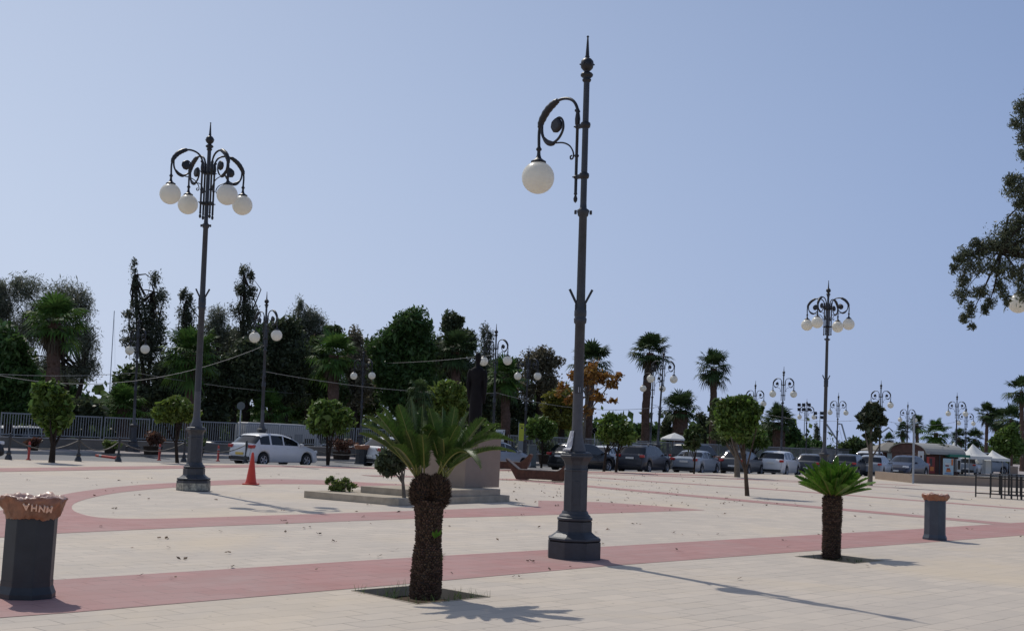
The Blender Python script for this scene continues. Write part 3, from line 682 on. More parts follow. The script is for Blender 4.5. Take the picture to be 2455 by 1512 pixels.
loft(body,[(.0,.17,.13,0,0),(.10,.18,.15,0,0),(.45,.19,.15,0,0),(.80,.185,.145,0,0),(.95,.18,.14,0,0),(1.10,.17,.13,0,0),(1.28,.195,.135,0,0),(1.40,.205,.13,0,0),(1.455,.17,.11,0,0),(1.50,.075,.075,0,0),(1.56,.062,.065,0,.01)])
for s in(-1,1):
    body.tube([(s*.19,0,1.42),(s*.235,.0,1.33),(s*.25,.02,1.12),(s*.24,-.01,.92),(s*.225,-.06,.78)],[.062,.068,.058,.052,.045],12)
    body.sphere((s*.222,-.075,.73),.045,12,(.7,.9,1.2)); body.box((s*.08,-.07,.02),(.10,.28,.07))
body.sphere((0,0,1.665),.10,18,(.86,.98,1.22)); body.sphere((0,-.105,1.655),.02,8,(.8,1,1.4)); body.sphere((0,-.08,1.595),.03,8)
for s in(-1,1): body.sphere((s*.086,.0,1.66),.022,8,(.5,.8,1.3)); body.sphere((s*.035,-.088,1.685),.014,8)
body.sphere((0,.02,1.70),.103,16,(.92,1.0,1.12))
tmp=body.build('tmp','bronze'); rmo=tmp.modifiers.new('r','REMESH'); rmo.mode='VOXEL'; rmo.voxel_size=.018; rmo.use_smooth_shade=True
smo=tmp.modifiers.new('s','SMOOTH'); smo.iterations=3
dg=bpy.context.evaluated_depsgraph_get(); me=bpy.data.meshes.new_from_object(tmp.evaluated_get(dg)); me.materials.clear(); me.materials.append(M['bronze'])
bpy.data.objects.remove(tmp); o=bpy.data.objects.new('figure',me); C.objects.link(o); o.parent=st; o.location=(0,0,.06); o.scale=(k_*.76,k_*.85,k_)
#@@PART2@@
# ------------------------------------------------------------------ bollards and chains
def bollard_proto():
    t=empty('bollard')
    b=MB(); b.lathe([(.13,0),(.13,.06),(.10,.14),(.07,.18),(.09,.22),(.10,.26),(.065,.32)],8,smooth=False); b.build('foot','iron',t)
    b=MB(); b.lathe([(.045,.32),(.04,.80),(.06,.82),(.06,.86),(.03,.88)],10); b.build('post','iron',t)
    b=MB(); b.lathe([(.02,.88),(.045,.91),(.045,.94),(.02,.975),(0,.98)],10); b.build('cap','iron',t)
    return t
BP=bollard_proto(); first=True; bpos=[]
bl=[(20,1101,'at the far left edge before the wall'),(187,1105,'between the two leftmost small trees'),(283,1106,'right of the fallen red post'),(440,1107,'behind the flat-topped small tree'),(588,1109,'in front of the white hatchback tail light'),(724,1110,'in front of the white hatchback front wheel'),(912,1113,'left of the cycad fronds beyond the litter bin'),(1325,1119,'left of the black SUV rear wheel, beyond the rust bench'),(1457,1122,'between the black SUV and dark grey SUV'),(1535,1123,'in front of the dark grey SUV rear wheel'),(1609,1124,'between dark grey SUV and silver sedan'),(1680,1126,'in front of the silver sedan front door'),(1830,1131,'at the rear corner of the white SUV'),(1905,1132,'between the white SUV and the cycad crown'),(2176,1139,'in front of the dark blue car at right'),(2262,1137,'beside the poster board by the kiosk')]
for i,(x,y,lb) in enumerate(bl):
    o=BP if i==0 else copy_tree(BP); o.location=G(x,y); tag(o,'grey bollard '+lb,'bollard','bollards along the plaza edge'); bpos.append(G(x,y))
def chain(a,b,sag,lb):
    a=a+Vector((0,0,.80)); b=b+Vector((0,0,.80)); pts=[]; 
    for i in range(17):
        u=i/16; p=a.lerp(b,u); p.z-=sag*4*u*(1-u); p+=sn*.012*(i%2); pts.append(p-a)
    mb=MB(); mb.tube(pts,[.020 if i%2 else .026 for i in range(17)],5); o=mb.build('chain','chain',loc=a); tag(o,lb,'chain','chains between the bollards')
for i,j,lb in ((0,1,'left of the second bollard, behind the first small tree'),(1,2,'above the fallen red post'),(2,3,'behind the two-globe lamp at left'),(3,4,'behind the four-globe lamp pedestal'),(4,5,'hanging across the side of the white hatchback'),(5,6,'behind the small round tree and litter bin'),(7,8,'across the black SUV beside the nearest lamp'),(8,9,'across the rear of the dark grey SUV'),(9,10,'across the side of the dark grey SUV'),(10,11,'across the silver sedan'),(12,13,'across the side of the white SUV')):
    chain(bpos[i],bpos[j],.38,'sagging chain '+lb)
def red_post(x,y,lb):
    t=empty('marker_post',G(x,y),0,lb,'marker post','orange-red flexible marker posts'); mb=MB(); mb.lathe([(.09,0),(.09,.03),(.045,.05),(.045,.62),(.035,.68),(0,.69)],12); mb.build('post','post_red',t)
    mb=MB(); mb.lathe([(.047,.48),(.047,.56)],12); mb.build('reflective_band','white_metal',t); return t
red_post(68,1102,'red marker post in front of the leftmost planter'); red_post(381,1103,'red marker post beside the flat-topped small tree'); red_post(522,1105,'red marker post left of the white hatchback')
red_post(2153,1139,'red marker post left of the dark blue car bollard')
t=red_post(280,1101,'knocked-over red marker post lying on the road edge'); t.rotation_euler=(0,R_(86),R_(170)); t.location.z=.06; t.scale=(1.2,1.2,1.4)
# ------------------------------------------------------------------ fence and low wall behind the sidewalk
def wall_pt(xp): return stt(ST(xp,FENCE))
ta,tb=wall_pt(-140),wall_pt(2010)
w0=empty('low_wall',S0+sdir*ta+sn*FENCE,SYAW,'low grey wall carrying the white railings along the far sidewalk','wall')
Lw=tb-ta
mb=MB(); mb.box((Lw/2,.15,-.26),(Lw,.24,1.5)); mb.build('wall_body','wall_low',w0)
mb=MB(); mb.box((Lw/2,.15,.515),(Lw,.30,.05)); mb.build('coping','kerb',w0)
def fence(t0,n,pitch,lb):
    f=empty('railing_fence',S0+sdir*t0+sn*(FENCE+.15)+Vector((0,0,.54)),SYAW,lb,'fence','railing fences'); Hf=1.16
    for k in range(n+1):
        mb=MB()
        for s in(-.09,.09): mb.box((k*pitch+s,0,Hf/2),(.05,.05,Hf))
        mb.build('post','white_metal',f)
    for k in range(n):
        mb=MB(); a=k*pitch+.10; b=(k+1)*pitch-.10
        mb.box(((a+b)/2,0,Hf-.04),(b-a+.02,.055,.065)); mb.box(((a+b)/2,0,.10),(b-a+.02,.05,.05))
        m=int((b-a)/.13)
        for q in range(1,m): x=a+(b-a)*q/m; mb.box((x,0,(Hf-.07+.125)/2),(.028,.028,Hf-.195))
        mb.build('panel','white_metal',f)
tg=wall_pt(1168); pitch=(tg-ta)/round((tg-ta)/2.6)
fence(ta,round((tg-ta)/2.6),pitch,'long white railing fence left of the statue, behind planters and the white hatchback')
t2=wall_pt(1222); n2=round((tb-t2)/2.75); fence(t2,n2,(tb-t2)/n2,'long white railing fence right of the statue, behind the parked cars')
# bench of concrete by the wall, planters
def pot_shrub(x,y,wpx,hpx,leaf,lb,seed,pot=True,name='potted_shrub'):
    B=G(x,y); k=ppm(B.y); w_=wpx/k/2; h=hpx/k
    t=empty(name,B,0,lb,'shrub','shrubs in planters on the far sidewalk' if pot else None)
    ph=h*.38 if pot else 0.02
    if pot:
        mb=MB(); mb.lathe([(w_*.62,0),(w_*.72,ph*.9),(w_*.76,ph),(w_*.66,ph),(w_*.6,ph*.8)],16); mb.build('planter','trunk_dark',t)
    crown(t,[(0,0,ph+(h-ph)*.5,w_*.95,w_*.9,(h-ph)*.55)],900,leaf,.10,seed,name='foliage',sub=14)
    return t
# ------------------------------------------------------------------ vegetation
def leaves(centers,size,rng,elong=2.0,droop=0.0,jit=.35):
    n=len(centers); d=rng.normal(size=(n,3)); d[:,2]-=droop; d/=np.linalg.norm(d,axis=1)[:,None]
    e=rng.normal(size=(n,3)); e-=d*(e*d).sum(1)[:,None]; e/=np.linalg.norm(e,axis=1)[:,None]
    s=size*np.exp(rng.normal(0,jit,n))[:,None]; a=d*s*.5*elong**.5; b=e*s*.5/elong**.5
    q=np.stack([centers-a,centers-b-a*.15,centers+a,centers+b-a*.15],1); return q
def crown(parent,blobs,n,leafm,size,seed,name='crown',wexp=.72,sub=10,elong=2.0,droop=0.0,spread=.30,shell=.5,anis=(1,1,1)):
    rng=np.random.default_rng(seed); vol=np.array([ (b[3]*b[4]*b[5])**wexp for b in blobs]); vol/=vol.sum(); out=[]; subs=[]
    for b,vv in zip(blobs,vol):
        k=max(3,int(sub*len(blobs)*vv)); m=int(n*vv)
        u=rng.normal(size=(k,3)); u/=np.linalg.norm(u,axis=1)[:,None]; r=rng.random(k)**shell
        cs=u*r[:,None]*np.array(b[3:6])*.82+np.array(b[0:3]); subs.append(cs)
        w_=rng.random(k)**1.2+.25; w_/=w_.sum(); idx=rng.choice(k,m,p=w_); sc=rng.uniform(.6,1.25,k)[idx][:,None]
        g=rng.normal(size=(m,3)); gl=np.linalg.norm(g,axis=1)[:,None]; g=g/gl*np.minimum(gl,2.1)
        out.append(cs[idx]+g*np.array(b[3:6])*spread*sc*np.array(anis))
    c=np.concatenate(out); q=leaves(c,size,rng,elong,droop); quads(name,q,leafm,parent); return np.concatenate(subs)
def trunk(parent,pts,rad,m,branches=None,seed=0,limbs=8,name='trunk'):
    mb=MB(); mb.tube(pts,rad,9)
    if branches is not None and len(branches):
        r_=random.Random(seed); top=Vector(pts[-1]); idx=list(range(len(branches))); r_.shuffle(idx)
        for i in idx[:limbs]:
            e=Vector(branches[i]); j=r_.randint(max(1,len(pts)-2),len(pts)-1); s=Vector(pts[j]); mid=s.lerp(e,.5)+Vector((r_.gauss(0,.1),r_.gauss(0,.1),r_.gauss(0,.1)+.05))*(e-s).length
            mb.tube([s,mid,e],[rad[-1]*.8,rad[-1]*.45,rad[-1]*.12],5,caps=False)
    return mb.build(name,m,parent)
def tree(name,base,trunk_px,blobs_px,n,leafm,size,lb,cat='tree',group=None,tr=.2,bark='trunk_brown',seed=1,depth=.8,limbs=10,**kw):
    """base: world point; blobs in image pixels at the depth of the tree: (x,y,rx,ry[,dy])"""
    t=empty(name,base,0,lb,cat,group); Y=base.y; k=ppm(Y); bl=[]
    for q in blobs_px:
        x,y,rx,ry=q[:4]; dy=(q[4] if len(q)>4 else 0); p=AT(x,y,Y+dy)-base; bl.append((p.x,p.y,p.z,rx/k,max(rx,ry)/k*depth,ry/k))
    if group==SM:
        rs=random.Random(seed)
        for b_ in list(bl):
            for q in range(2):
                a=rs.random()*2*PI; f_=rs.uniform(.85,1.1); r_=rs.uniform(.22,.42)
                bl.append((b_[0]+math.cos(a)*b_[3]*f_,b_[1]+rs.uniform(-.4,.4)*b_[4],b_[2]+math.sin(a)*b_[5]*f_,b_[3]*r_,b_[4]*r_,b_[5]*r_))
        n=int(n*1.05)
    sb=crown(t,bl,n,leafm,size,seed,**kw)
    for ti,tp in enumerate(trunk_px):
        pts=[AT(x,y,Y)-base for x,y in tp]; 
        pts[0].z=min(pts[0].z,-.05)
        m=len(pts); trunk(t,pts,[tr*(1.15-.55*i/(m-1)) for i in range(m)],bark,sb if ti==0 else sb[::-1],seed+ti,limbs if isinstance(limbs,int) else limbs[ti])
    return t
SM='small trees planted on the plaza'
tree('small_tree',G(124,1108),[[(124,1108),(127,1075),(128,1045)]],[(118,945,30,28),(140,970,28,26),(105,980,24,22),(128,1010,28,24),(150,1000,18,18),(98,935,16,16)],5200,'lf_citrus',.16,'leftmost small tree on the plaza, irregular leafy crown, trunk before the railing',group=SM,tr=.11,seed=3,bark='trunk_dark',spread=.38)
tree('small_tree',G(425,1109),[[(425,1109),(422,1065),(424,1010)]],[(392,985,26,20),(428,978,30,22),(450,990,20,16),(410,1000,26,10)],4200,'lf_bright',.15,'small flat-topped bright tree left of the four-globe lamp',group=SM,tr=.07,seed=4,bark='trunk_dark',spread=.36)
tree('small_tree',G(787,1114),[[(785,1114),(784,1080),(783,1035)],[(786,1110),(792,1070),(797,1040)]],[(788,1000,44,34),(770,985,28,22),(812,1000,30,26),(790,975,24,14),(765,1015,24,20)],8000,'lf_citrus',.15,'small dense round tree with two stems, right of the white hatchback',group=SM,tr=.06,seed=5,bark='trunk_dark',spread=.34)
tree('small_tree',G(1060,1117),[[(1060,1117),(1062,1060),(1063,1000)]],[(1075,940,32,28),(1050,960,28,30),(1095,960,24,28),(1072,990,34,30),(1065,1030,28,22)],8000,'lf_bright',.16,'small bright yellow-green tree just left of the statue',group=SM,tr=.08,seed=6,bark='trunk_dark',spread=.34)
tree('small_tree',G(1160,1118),[[(1160,1118),(1160,1080)]],[(1160,1030,34,24),(1140,1045,22,18)],3000,'lf_citrus',.15,'low round bush-like tree behind the statue feet, right side',group=SM,tr=.06,seed=7,bark='trunk_dark')
bz=G(968,1192,.17)
tree('small_tree',bz,[[(969,1192),(966,1160),(962,1120)]],[(945,1095,34,28),(920,1105,22,22),(965,1085,26,26),(940,1125,26,14)],5200,'lf_dark',.085,'thin-stemmed small tree growing on the monument step behind the cycad fronds',group=SM,tr=.045,seed=8,bark='trunk_grey')
tree('small_tree',G(1297,1119),[[(1297,1119),(1300,1080),(1298,1050)]],[(1300,1020,26,20),(1282,1030,18,16),(1318,1030,18,14),(1303,1040,20,14)],3000,'lf_citrus',.15,'small sparse tree beyond the rust bench, left of the black SUV',group=SM,tr=.06,seed=9,bark='trunk_dark',spread=.38)
tree('small_tree',G(1480,1131),[[(1447,1122),(1452,1085),(1460,1055)],[(1476,1131),(1480,1090),(1484,1060)]],[(1480,1030,34,24),(1460,1040,24,18),(1505,1045,20,18),(1460,1000,14,14),(1482,1005,12,10),(1448,1020,12,12)],5200,'lf_citrus',.15,'small two-stemmed tree between the black SUV and dark grey SUV',group=SM,tr=.07,seed=10,bark='trunk_dark',spread=.36)
tree('small_tree',G(1663,1135),[[(1663,1135),(1665,1105),(1666,1075)]],[(1663,1045,18,26),(1655,1060,16,16),(1670,1030,12,12)],2600,'lf_mid',.14,'slim small tree standing before the silver sedan',group=SM,tr=.05,seed=11,bark='trunk_dark')
tree('small_tree',G(1790,1188),[[(1791,1188),(1787,1130),(1779,1065)]],[(1770,1000,38,36),(1745,985,26,28),(1795,990,28,30),(1765,965,30,18),(1780,1030,34,24),(1740,1020,24,26)],12000,'lf_citrus',.105,'nearer of the twin dense round trees at centre right, leaning thin trunk',group=SM,tr=.075,seed=12,bark='trunk_brown',spread=.33)
tree('small_tree',G(1767,1143),[[(1767,1143),(1766,1100),(1763,1060)]],[(1740,1010,34,34),(1722,985,20,24),(1730,1040,24,20),(1765,1040,30,22)],6500,'lf_mid',.13,'farther of the twin dense round trees at centre right, thick straight trunk',group=SM,tr=.15,seed=13,bark='trunk_grey',spread=.33)
tree('small_tree',G(1800,1131),[[(1800,1131),(1802,1095),(1806,1070)]],[(1812,1050,28,22),(1795,1060,20,16),(1828,1060,16,14)],3400,'lf_citrus',.15,'small round tree right behind the twin trees, above the grey hatchback',group=SM,tr=.07,seed=14,bark='trunk_dark')
tree('small_tree',G(2085,1163),[[(2085,1163),(2087,1100),(2088,1020)]],[(2088,1000,24,24),(2065,1000,14,12),(2112,1005,14,14),(2092,975,14,12),(2075,985,14,12),(2105,985,12,10),(2070,1025,12,10),(2100,1040,14,12),(2085,1045,14,12)],1900,'lf_fig',.19,'dark large-leaved tree with open clumped crown standing left of the planter wall',group=SM,tr=.12,seed=15,bark='trunk_grey',spread=.24,sub=5)
tree('small_tree',G(2168,1131),[[(2168,1131),(2168,1115),(2168,1095)]],[(2168,1078,20,18),(2157,1083,10,12),(2178,1084,10,12)],3000,'lf_mid',.17,'small ball-shaped tree in front of the kiosk, above the dark blue car',group=SM,tr=.07,seed=16,bark='trunk_dark')
tree('small_tree',G(2246,1137),[[(2246,1137),(2247,1110),(2250,1095)]],[(2258,1082,16,15),(2248,1090,12,12)],2200,'lf_mid',.18,'small round tree between red machine and poster at the kiosk',group=SM,tr=.07,seed=17,bark='trunk_dark')
tree('small_tree',G(2418,1137),[[(2418,1137),(2419,1110),(2418,1090)]],[(2415,1065,34,30),(2395,1085,20,16),(2425,1035,20,16),(2440,1075,18,20),(2400,1055,18,16)],8000,'lf_citrus',.20,'tall bushy small tree above the black table frames at right',group=SM,tr=.10,seed=18,bark='trunk_dark')
tree('autumn_tree',G(1402,1119),[[(1400,1119),(1398,1060),(1402,1000),(1405,950)]],[(1410,900,36,28),(1385,905,22,22),(1350,930,16,12),(1362,960,14,14),(1440,905,26,16),(1468,920,20,14),(1430,950,22,18),(1465,960,14,10),(1380,950,18,18),(1338,945,10,8),(1400,985,20,14),(1482,905,10,16)],1500,'lf_orange',.17,'slender tree with sparse orange autumn leaves behind the nearest lamp',cat='tree',tr=.10,seed=19,bark='trunk_grey',spread=.34,limbs=18,sub=6)
pot_shrub(78,1079,38,26,'lf_red','low flowering shrub in a planter, leftmost on the far sidewalk',31)
pot_shrub(263,1086,38,30,'lf_shrub','yellow-green shrub in a planter near the fallen red post',32)
pot_shrub(365,1089,62,52,'lf_red','large dark flowering shrub in a planter right of the leftmost street lamp',33)
pot_shrub(470,1092,50,46,'lf_mid','shrub in a planter behind the four-globe lamp pedestal',34)
pot_shrub(818,1101,60,48,'lf_red','large reddish shrub in a planter right of the two-stemmed round tree',35)
pot_shrub(935,1103,46,48,'lf_dark','dark shrub in a planter left behind the cycad fronds',36)
pot_shrub(1308,1112,52,58,'lf_dark','rounded dark shrub in a planter left of the black SUV',37)
# variegated shrub on the step
bz=G(815,1177,.17); k=ppm(bz.y)
t=empty('step_shrub',bz,0,'small bright variegated shrub on the corner of the monument step','shrub')
crown(t,[((x-815)/k,0,(1172-y)/k,rx/k,rx/k,ry/k) for x,y,rx,ry in((815,1158,22,16),(792,1150,12,12),(840,1158,12,12),(825,1145,14,8),(800,1165,14,8))],1700,'lf_shrub',.05,41,name='foliage',sub=9,spread=.33)
mb=MB(); rr=random.Random(4)
for q in range(9): mb.tube([(rr.gauss(0,.02),rr.gauss(0,.02),0),(rr.gauss(0,.12),rr.gauss(0,.1),.13),(rr.gauss(0,.2),rr.gauss(0,.12),.30)],[.010,.008,.004],5)
mb.build('stem','trunk_grey',t)
# palms
def fan(mb,o,az,el,pet,R0,rng,nb=16,droop=.3):
    f=Vector((math.cos(az)*math.cos(el),math.sin(az)*math.cos(el),math.sin(el))); s=Vector((-math.sin(az),math.cos(az),0)); u_=s.cross(f)*-1
    sag=Vector((0,0,-1)); c=o+f*pet+sag*pet*.12; w_=s*.018
    mb.add([o-w_,o+w_,c+w_,c-w_],[(0,1,2,3)])
    tilt=rng.uniform(-.3,.3); s=(s+u_*tilt).normalized()
    for i in range(nb):
        a=(-1+2*(i+.5)/nb)*R_(118); d=f*math.cos(a)+s*math.sin(a); L_=R0*(.78+.22*math.cos(a*.8))*rng.uniform(.88,1.08); n_=d.cross(u_).normalized()
        hw=L_*.62*math.sin(R_(118)/nb)*.85; p0=c; p1=c+d*L_*.55+sag*L_*.05*droop*2+u_*.02*(i%2); p2=c+d*L_*(.97-.15*droop)+sag*L_*droop*rng.uniform(.5,1.3)
        mb.add([p0,p1-n_*hw,p1+n_*hw,p2],[(0,1,2),(1,3,2)])
def palm_tree(name,base,top_px,R0,pet,lb,group,leafm='palm_leaf',tr=(.26,.22),n=34,emin=-50,emax=85,dead=8,seed=1,bark='palm_trunk',cat='palm tree',droop=.3,mid=None):
    t=empty(name,base,0,lb,cat,group); rng=random.Random(seed); tp=AT(*top_px,base.y)-base; h=tp.length
    mb=MB(); N_=26; seg=12; vs=[]
    for i in range(N_+1):
        u=i/N_; c=tp*u*(1-.35/h); 
        if mid: c+=Vector((mid*math.sin(PI*u),0,0))
        for q in range(seg): a=2*PI*q/seg; r=(tr[0]*(1-u)+tr[1]*u)*(1+.14*rng.uniform(-1,1)+.05*(i%2)+(.35*(1-u*12) if u<.08 else 0)); vs.append(c+Vector((math.cos(a)*r,math.sin(a)*r,0)))
    mb.add(vs,[(i*seg+q,i*seg+(q+1)%seg,(i+1)*seg+(q+1)%seg,(i+1)*seg+q) for i in range(N_) for q in range(seg)],False); mb.add(vs[-seg:],[tuple(range(seg))])
    for i in range(int(h*26)):     # old leaf bases
        u=rng.uniform(.12,1)**.8; a=rng.random()*2*PI; r=tr[0]*(1-u)+tr[1]*u; c=tp*u+Vector((math.cos(a)*r*.95,math.sin(a)*r*.95,0)); 
        if mid: c+=Vector((mid*math.sin(PI*u),0,0))
        o_=Vector((math.cos(a),math.sin(a),rng.uniform(.4,1.3))).normalized()*rng.uniform(.09,.2); tn=Vector((-math.sin(a),math.cos(a),0))*.05
        mb.add([c-tn,c+tn,c+o_],[(0,1,2)])
    mb.build('trunk',bark,t)
    fm=MB()
    for i in range(n):
        az=i*2.39996+rng.gauss(0,.15); q=(i+.5)/n; el=R_(emax+(emin-emax)*q**.85+rng.gauss(0,10)); fan(fm,tp*(1-.4*min(1,q*1.1)/h),az,el,pet*rng.uniform(.35,1.12)*(.75 if el>1 else 1),R0*rng.uniform(.85,1.12),rng,droop=droop*(.5+q))
    fm.build('fronds',leafm,t)
    if dead:
        fm=MB()
        for i in range(dead):
            az=i*2.39996; fan(fm,tp+Vector((0,0,-.25)),az,R_(-68+rng.gauss(0,8)),pet*.6,R0*.85,rng,droop=.7)
        fm.build('dead_fronds','palm_dead',t)
    return t
PG='fan palms beyond the street'
def F(x,extra=3): p=ST(x,FENCE+extra,-.95 if x<1985 else -.02); return p
def pk(B,px): return px/ppm(B.y)
for (x,ex,top,rpx,lb,kw) in [
 (121,2.0,(132,758),88,'big fan palm with brown trunk at far left, above the leftmost small tree',dict(tr=(.42,.30),emin=-35,seed=51,leafm='palm_bright',n=26)),
 (295,3.0,(297,962),66,'short bushy fan palm behind the railing, beside the leftmost lamp',dict(tr=(.35,.35),emin=-15,seed=52,leafm='palm_bright',dead=4)),
 (456,3.0,(458,838),80,'fan palm partly behind the four-globe lamp pole, broad drooping crown',dict(tr=(.36,.30),emin=-60,seed=53,leafm='palm_bright',n=40,dead=16)),
 (641,8.0,(643,975),62,'short bright fan palm above the motorhome beside the lamp pole',dict(tr=(.30,.3),emin=-15,seed=54,leafm='palm_bright',n=30,dead=3)),
 (795,4.0,(800,838),72,'fan palm with hanging fronds above the two-stemmed round tree',dict(tr=(.38,.30),emin=-55,seed=55,leafm='palm_bright',n=34,dead=14)),
 (1092,6.0,(1092,830),62,'dark fan palm with hanging old fronds left of the statue head',dict(tr=(.36,.30),emin=-60,seed=56,n=34,dead=14)),
 (1213,4.0,(1210,892),62,'fan palm between the statue and the two-globe lamps',dict(tr=(.34,.30),emin=-60,seed=57,leafm='palm_bright',n=36,dead=12)),
 (1404,6.0,(1418,858),60,'fan palm whose crown shows behind the nearest lamp pole',dict(tr=(.36,.30),emin=-40,seed=58,n=34)),
 (1547,5.0,(1558,835),60,'tallest slender fan palm standing free against the sky',dict(tr=(.34,.27),emin=-38,seed=59,n=34,dead=5,mid=-.15)),
 (1706,6.0,(1711,873),52,'tall fan palm above the twin round trees, second of the free-standing pair',dict(tr=(.32,.26),emin=-42,seed=60,n=32,dead=4)),
 (1628,4.0,(1631,972),56,'low thick-trunked fan palm between the two tall palms',dict(tr=(.62,.55),emin=-25,seed=61,n=34,dead=3)),
 (1866,6.0,(1866,1003),50,'stout fan palm behind the white SUV lamp',dict(tr=(.62,.50),emin=-25,seed=62,n=32,dead=3))]:
    B=F(x,ex); r=pk(B,rpx); kw['n']=int(kw.get('n',30)*1.45); palm_tree('fan_palm',B,top,r*.54,r*.60,lb,PG,**kw)
# feathery palm right behind the monument
B=G(1003,1119); palm_tree('fan_palm',B,(1005,935),pk(B,52)*.62,pk(B,52)*.4,'drooping glossy palm just above the nearest cycad fronds',PG,tr=(.14,.12),emin=-60,seed=63,n=26,dead=6,droop=.8)
def FB(x,ydrop): # far ground point on the right, by its drop under the horizon line
    h=1036+.0465*(x-1227); return G(x,h+ydrop)
for (x,dr,top,rpx,lb,kw) in [
 (2165,30,(2163,1027),24,'small far palm above the left kiosk roof',dict(seed=71)),
 (2131,30,(2130,1050),20,'lowest far palm left of the kiosk roof',dict(seed=72,leafm='palm_leaf')),
 (2199,30,(2197,1010),26,'far palm behind the thin square post',dict(seed=73)),
 (2244,36,(2243,1030),42,'bright full palm rising above the vaulted kiosk roof',dict(seed=74,leafm='palm_bright',n=40)),
 (2299,30,(2298,1042),28,'far palm between the two overlapping lamps',dict(seed=75)),
 (2338,30,(2336,1046),30,'dark palm behind the right white tent',dict(seed=76)),
 (2362,28,(2366,985),34,'tall palm, leftmost of the group at the right edge',dict(seed=77)),
 (2376,28,(2392,1004),38,'tall palm in the middle of the group at the right edge',dict(seed=78)),
 (2422,32,(2424,998),44,'broad palm above the tall bushy tree at right',dict(seed=79)),
 (2450,36,(2448,930),46,'highest palm cut by the right picture edge',dict(seed=80)),
 (2452,30,(2450,1030),36,'lower palm at the right picture edge',dict(seed=81))]:
    B=FB(x,dr); r=pk(B,rpx); kw.setdefault('n',38); palm_tree('fan_palm',B,top,r*.54,r*.60,lb,'fan palms behind the kiosk and tents',tr=(.28,.24),emin=-45,dead=4,**kw)
# background trees
BG='trees beyond the railing'
def bt(name,x,ex,tr_px,blobs,n,lm,size,lb,seed,tr=.28,bark='trunk_dark',**kw):
    B=F(x,ex); y0=P(B)[1]; tpx=[[(x,y0)]+list(q) for q in tr_px]
    return tree(name,B,tpx,blobs,n,lm,size,lb,group=BG,tr=tr,bark=bark,seed=seed,**kw)
bt('feathery_tree',150,12,[[(160,930),(150,860),(130,790)],[(200,900),(215,820)]],[(60,700,48,36),(150,715,48,44),(195,740,30,46),(200,820,40,44),(150,800,46,50),(100,760,48,46),(60,800,50,60),(215,880,26,34),(180,900,36,26),(45,680,16,18),(120,880,36,30)],38475,'lf_grey',.078,'large feathery grey-green tree behind the leftmost big palm',101,elong=6,droop=.8,spread=.33,limbs=26,sub=40,tr=.15)
bt('feathery_tree',-20,14,[[(-15,900),(-5,800)]],[(-10,700,34,40),(-20,770,40,60),(15,740,24,30)],15390,'lf_grey',.078,'feathery tree cut by the left picture edge',102,elong=6,droop=.8,spread=.33,limbs=14,sub=40,tr=.15)
bt('dense_tree',20,4,[[(20,950)]],[(20,850,60,60),(0,930,70,60),(60,900,46,50),(40,980,60,34)],20000,'lf_green',.19,'dense dark green tree low at the left picture edge',103)
bt('dense_tree',210,3,[[(205,1010)]],[(200,985,46,26),(170,1000,40,26),(240,1005,30,18)],4000,'lf_dark',.25,'low dark bush mass behind the railing left of the short palm',104)
bt('cypress_tree',345,14,[[(345,900),(330,800),(322,660)],[(360,850),(370,700)]],[(320,640,12,20),(325,680,14,24),(330,730,20,30),(372,670,12,26),(385,720,18,34),(360,770,30,44),(325,800,28,40),(385,800,24,50),(350,850,36,50),(305,755,16,14),(310,820,20,20)],11340,'lf_cypress',.095,'tall open twin-topped conifer behind the leftmost two-globe lamp',105,elong=3,spread=.33,limbs=30,sub=22,tr=.13)
bt('cypress_tree',445,14,[[(445,850),(447,720)]],[(440,705,11,20),(456,715,9,18),(447,750,22,32),(445,800,26,40),(440,860,30,40)],6480,'lf_cypress',.095,'medium narrow conifer left of the four-globe lamp pole',106,elong=3,spread=.33,limbs=18,sub=22,tr=.13)
bt('cypress_tree',585,14,[[(585,900),(583,800),(585,660)]],[(580,650,12,18),(596,655,11,20),(578,695,22,24),(602,700,14,22),(575,740,26,26),(600,760,24,36),(585,810,36,44)],8100,'lf_cypress',.095,'tall open conifer with forked tip above the lamp with white hatchback',107,elong=3,spread=.33,limbs=26,sub=22,tr=.13)
bt('feathery_tree',520,18,[[(520,900),(522,790)]],[(522,760,26,26),(510,800,34,36),(545,810,28,30)],9747,'lf_grey',.078,'pale hazy feathery tree just right of the four-globe lamp pole',108,elong=6,droop=.5,spread=.33,limbs=14,sub=40,tr=.15)
bt('feathery_tree',735,14,[[(735,900),(725,780)]],[(718,735,12,24),(735,760,34,26),(755,770,26,22),(715,800,44,36),(770,800,30,30),(735,850,54,44)],24367,'lf_grey',.078,'feathery pointed tree at centre left above the dark tree mass',109,elong=6,droop=.3,spread=.33,limbs=18,sub=40,tr=.15)
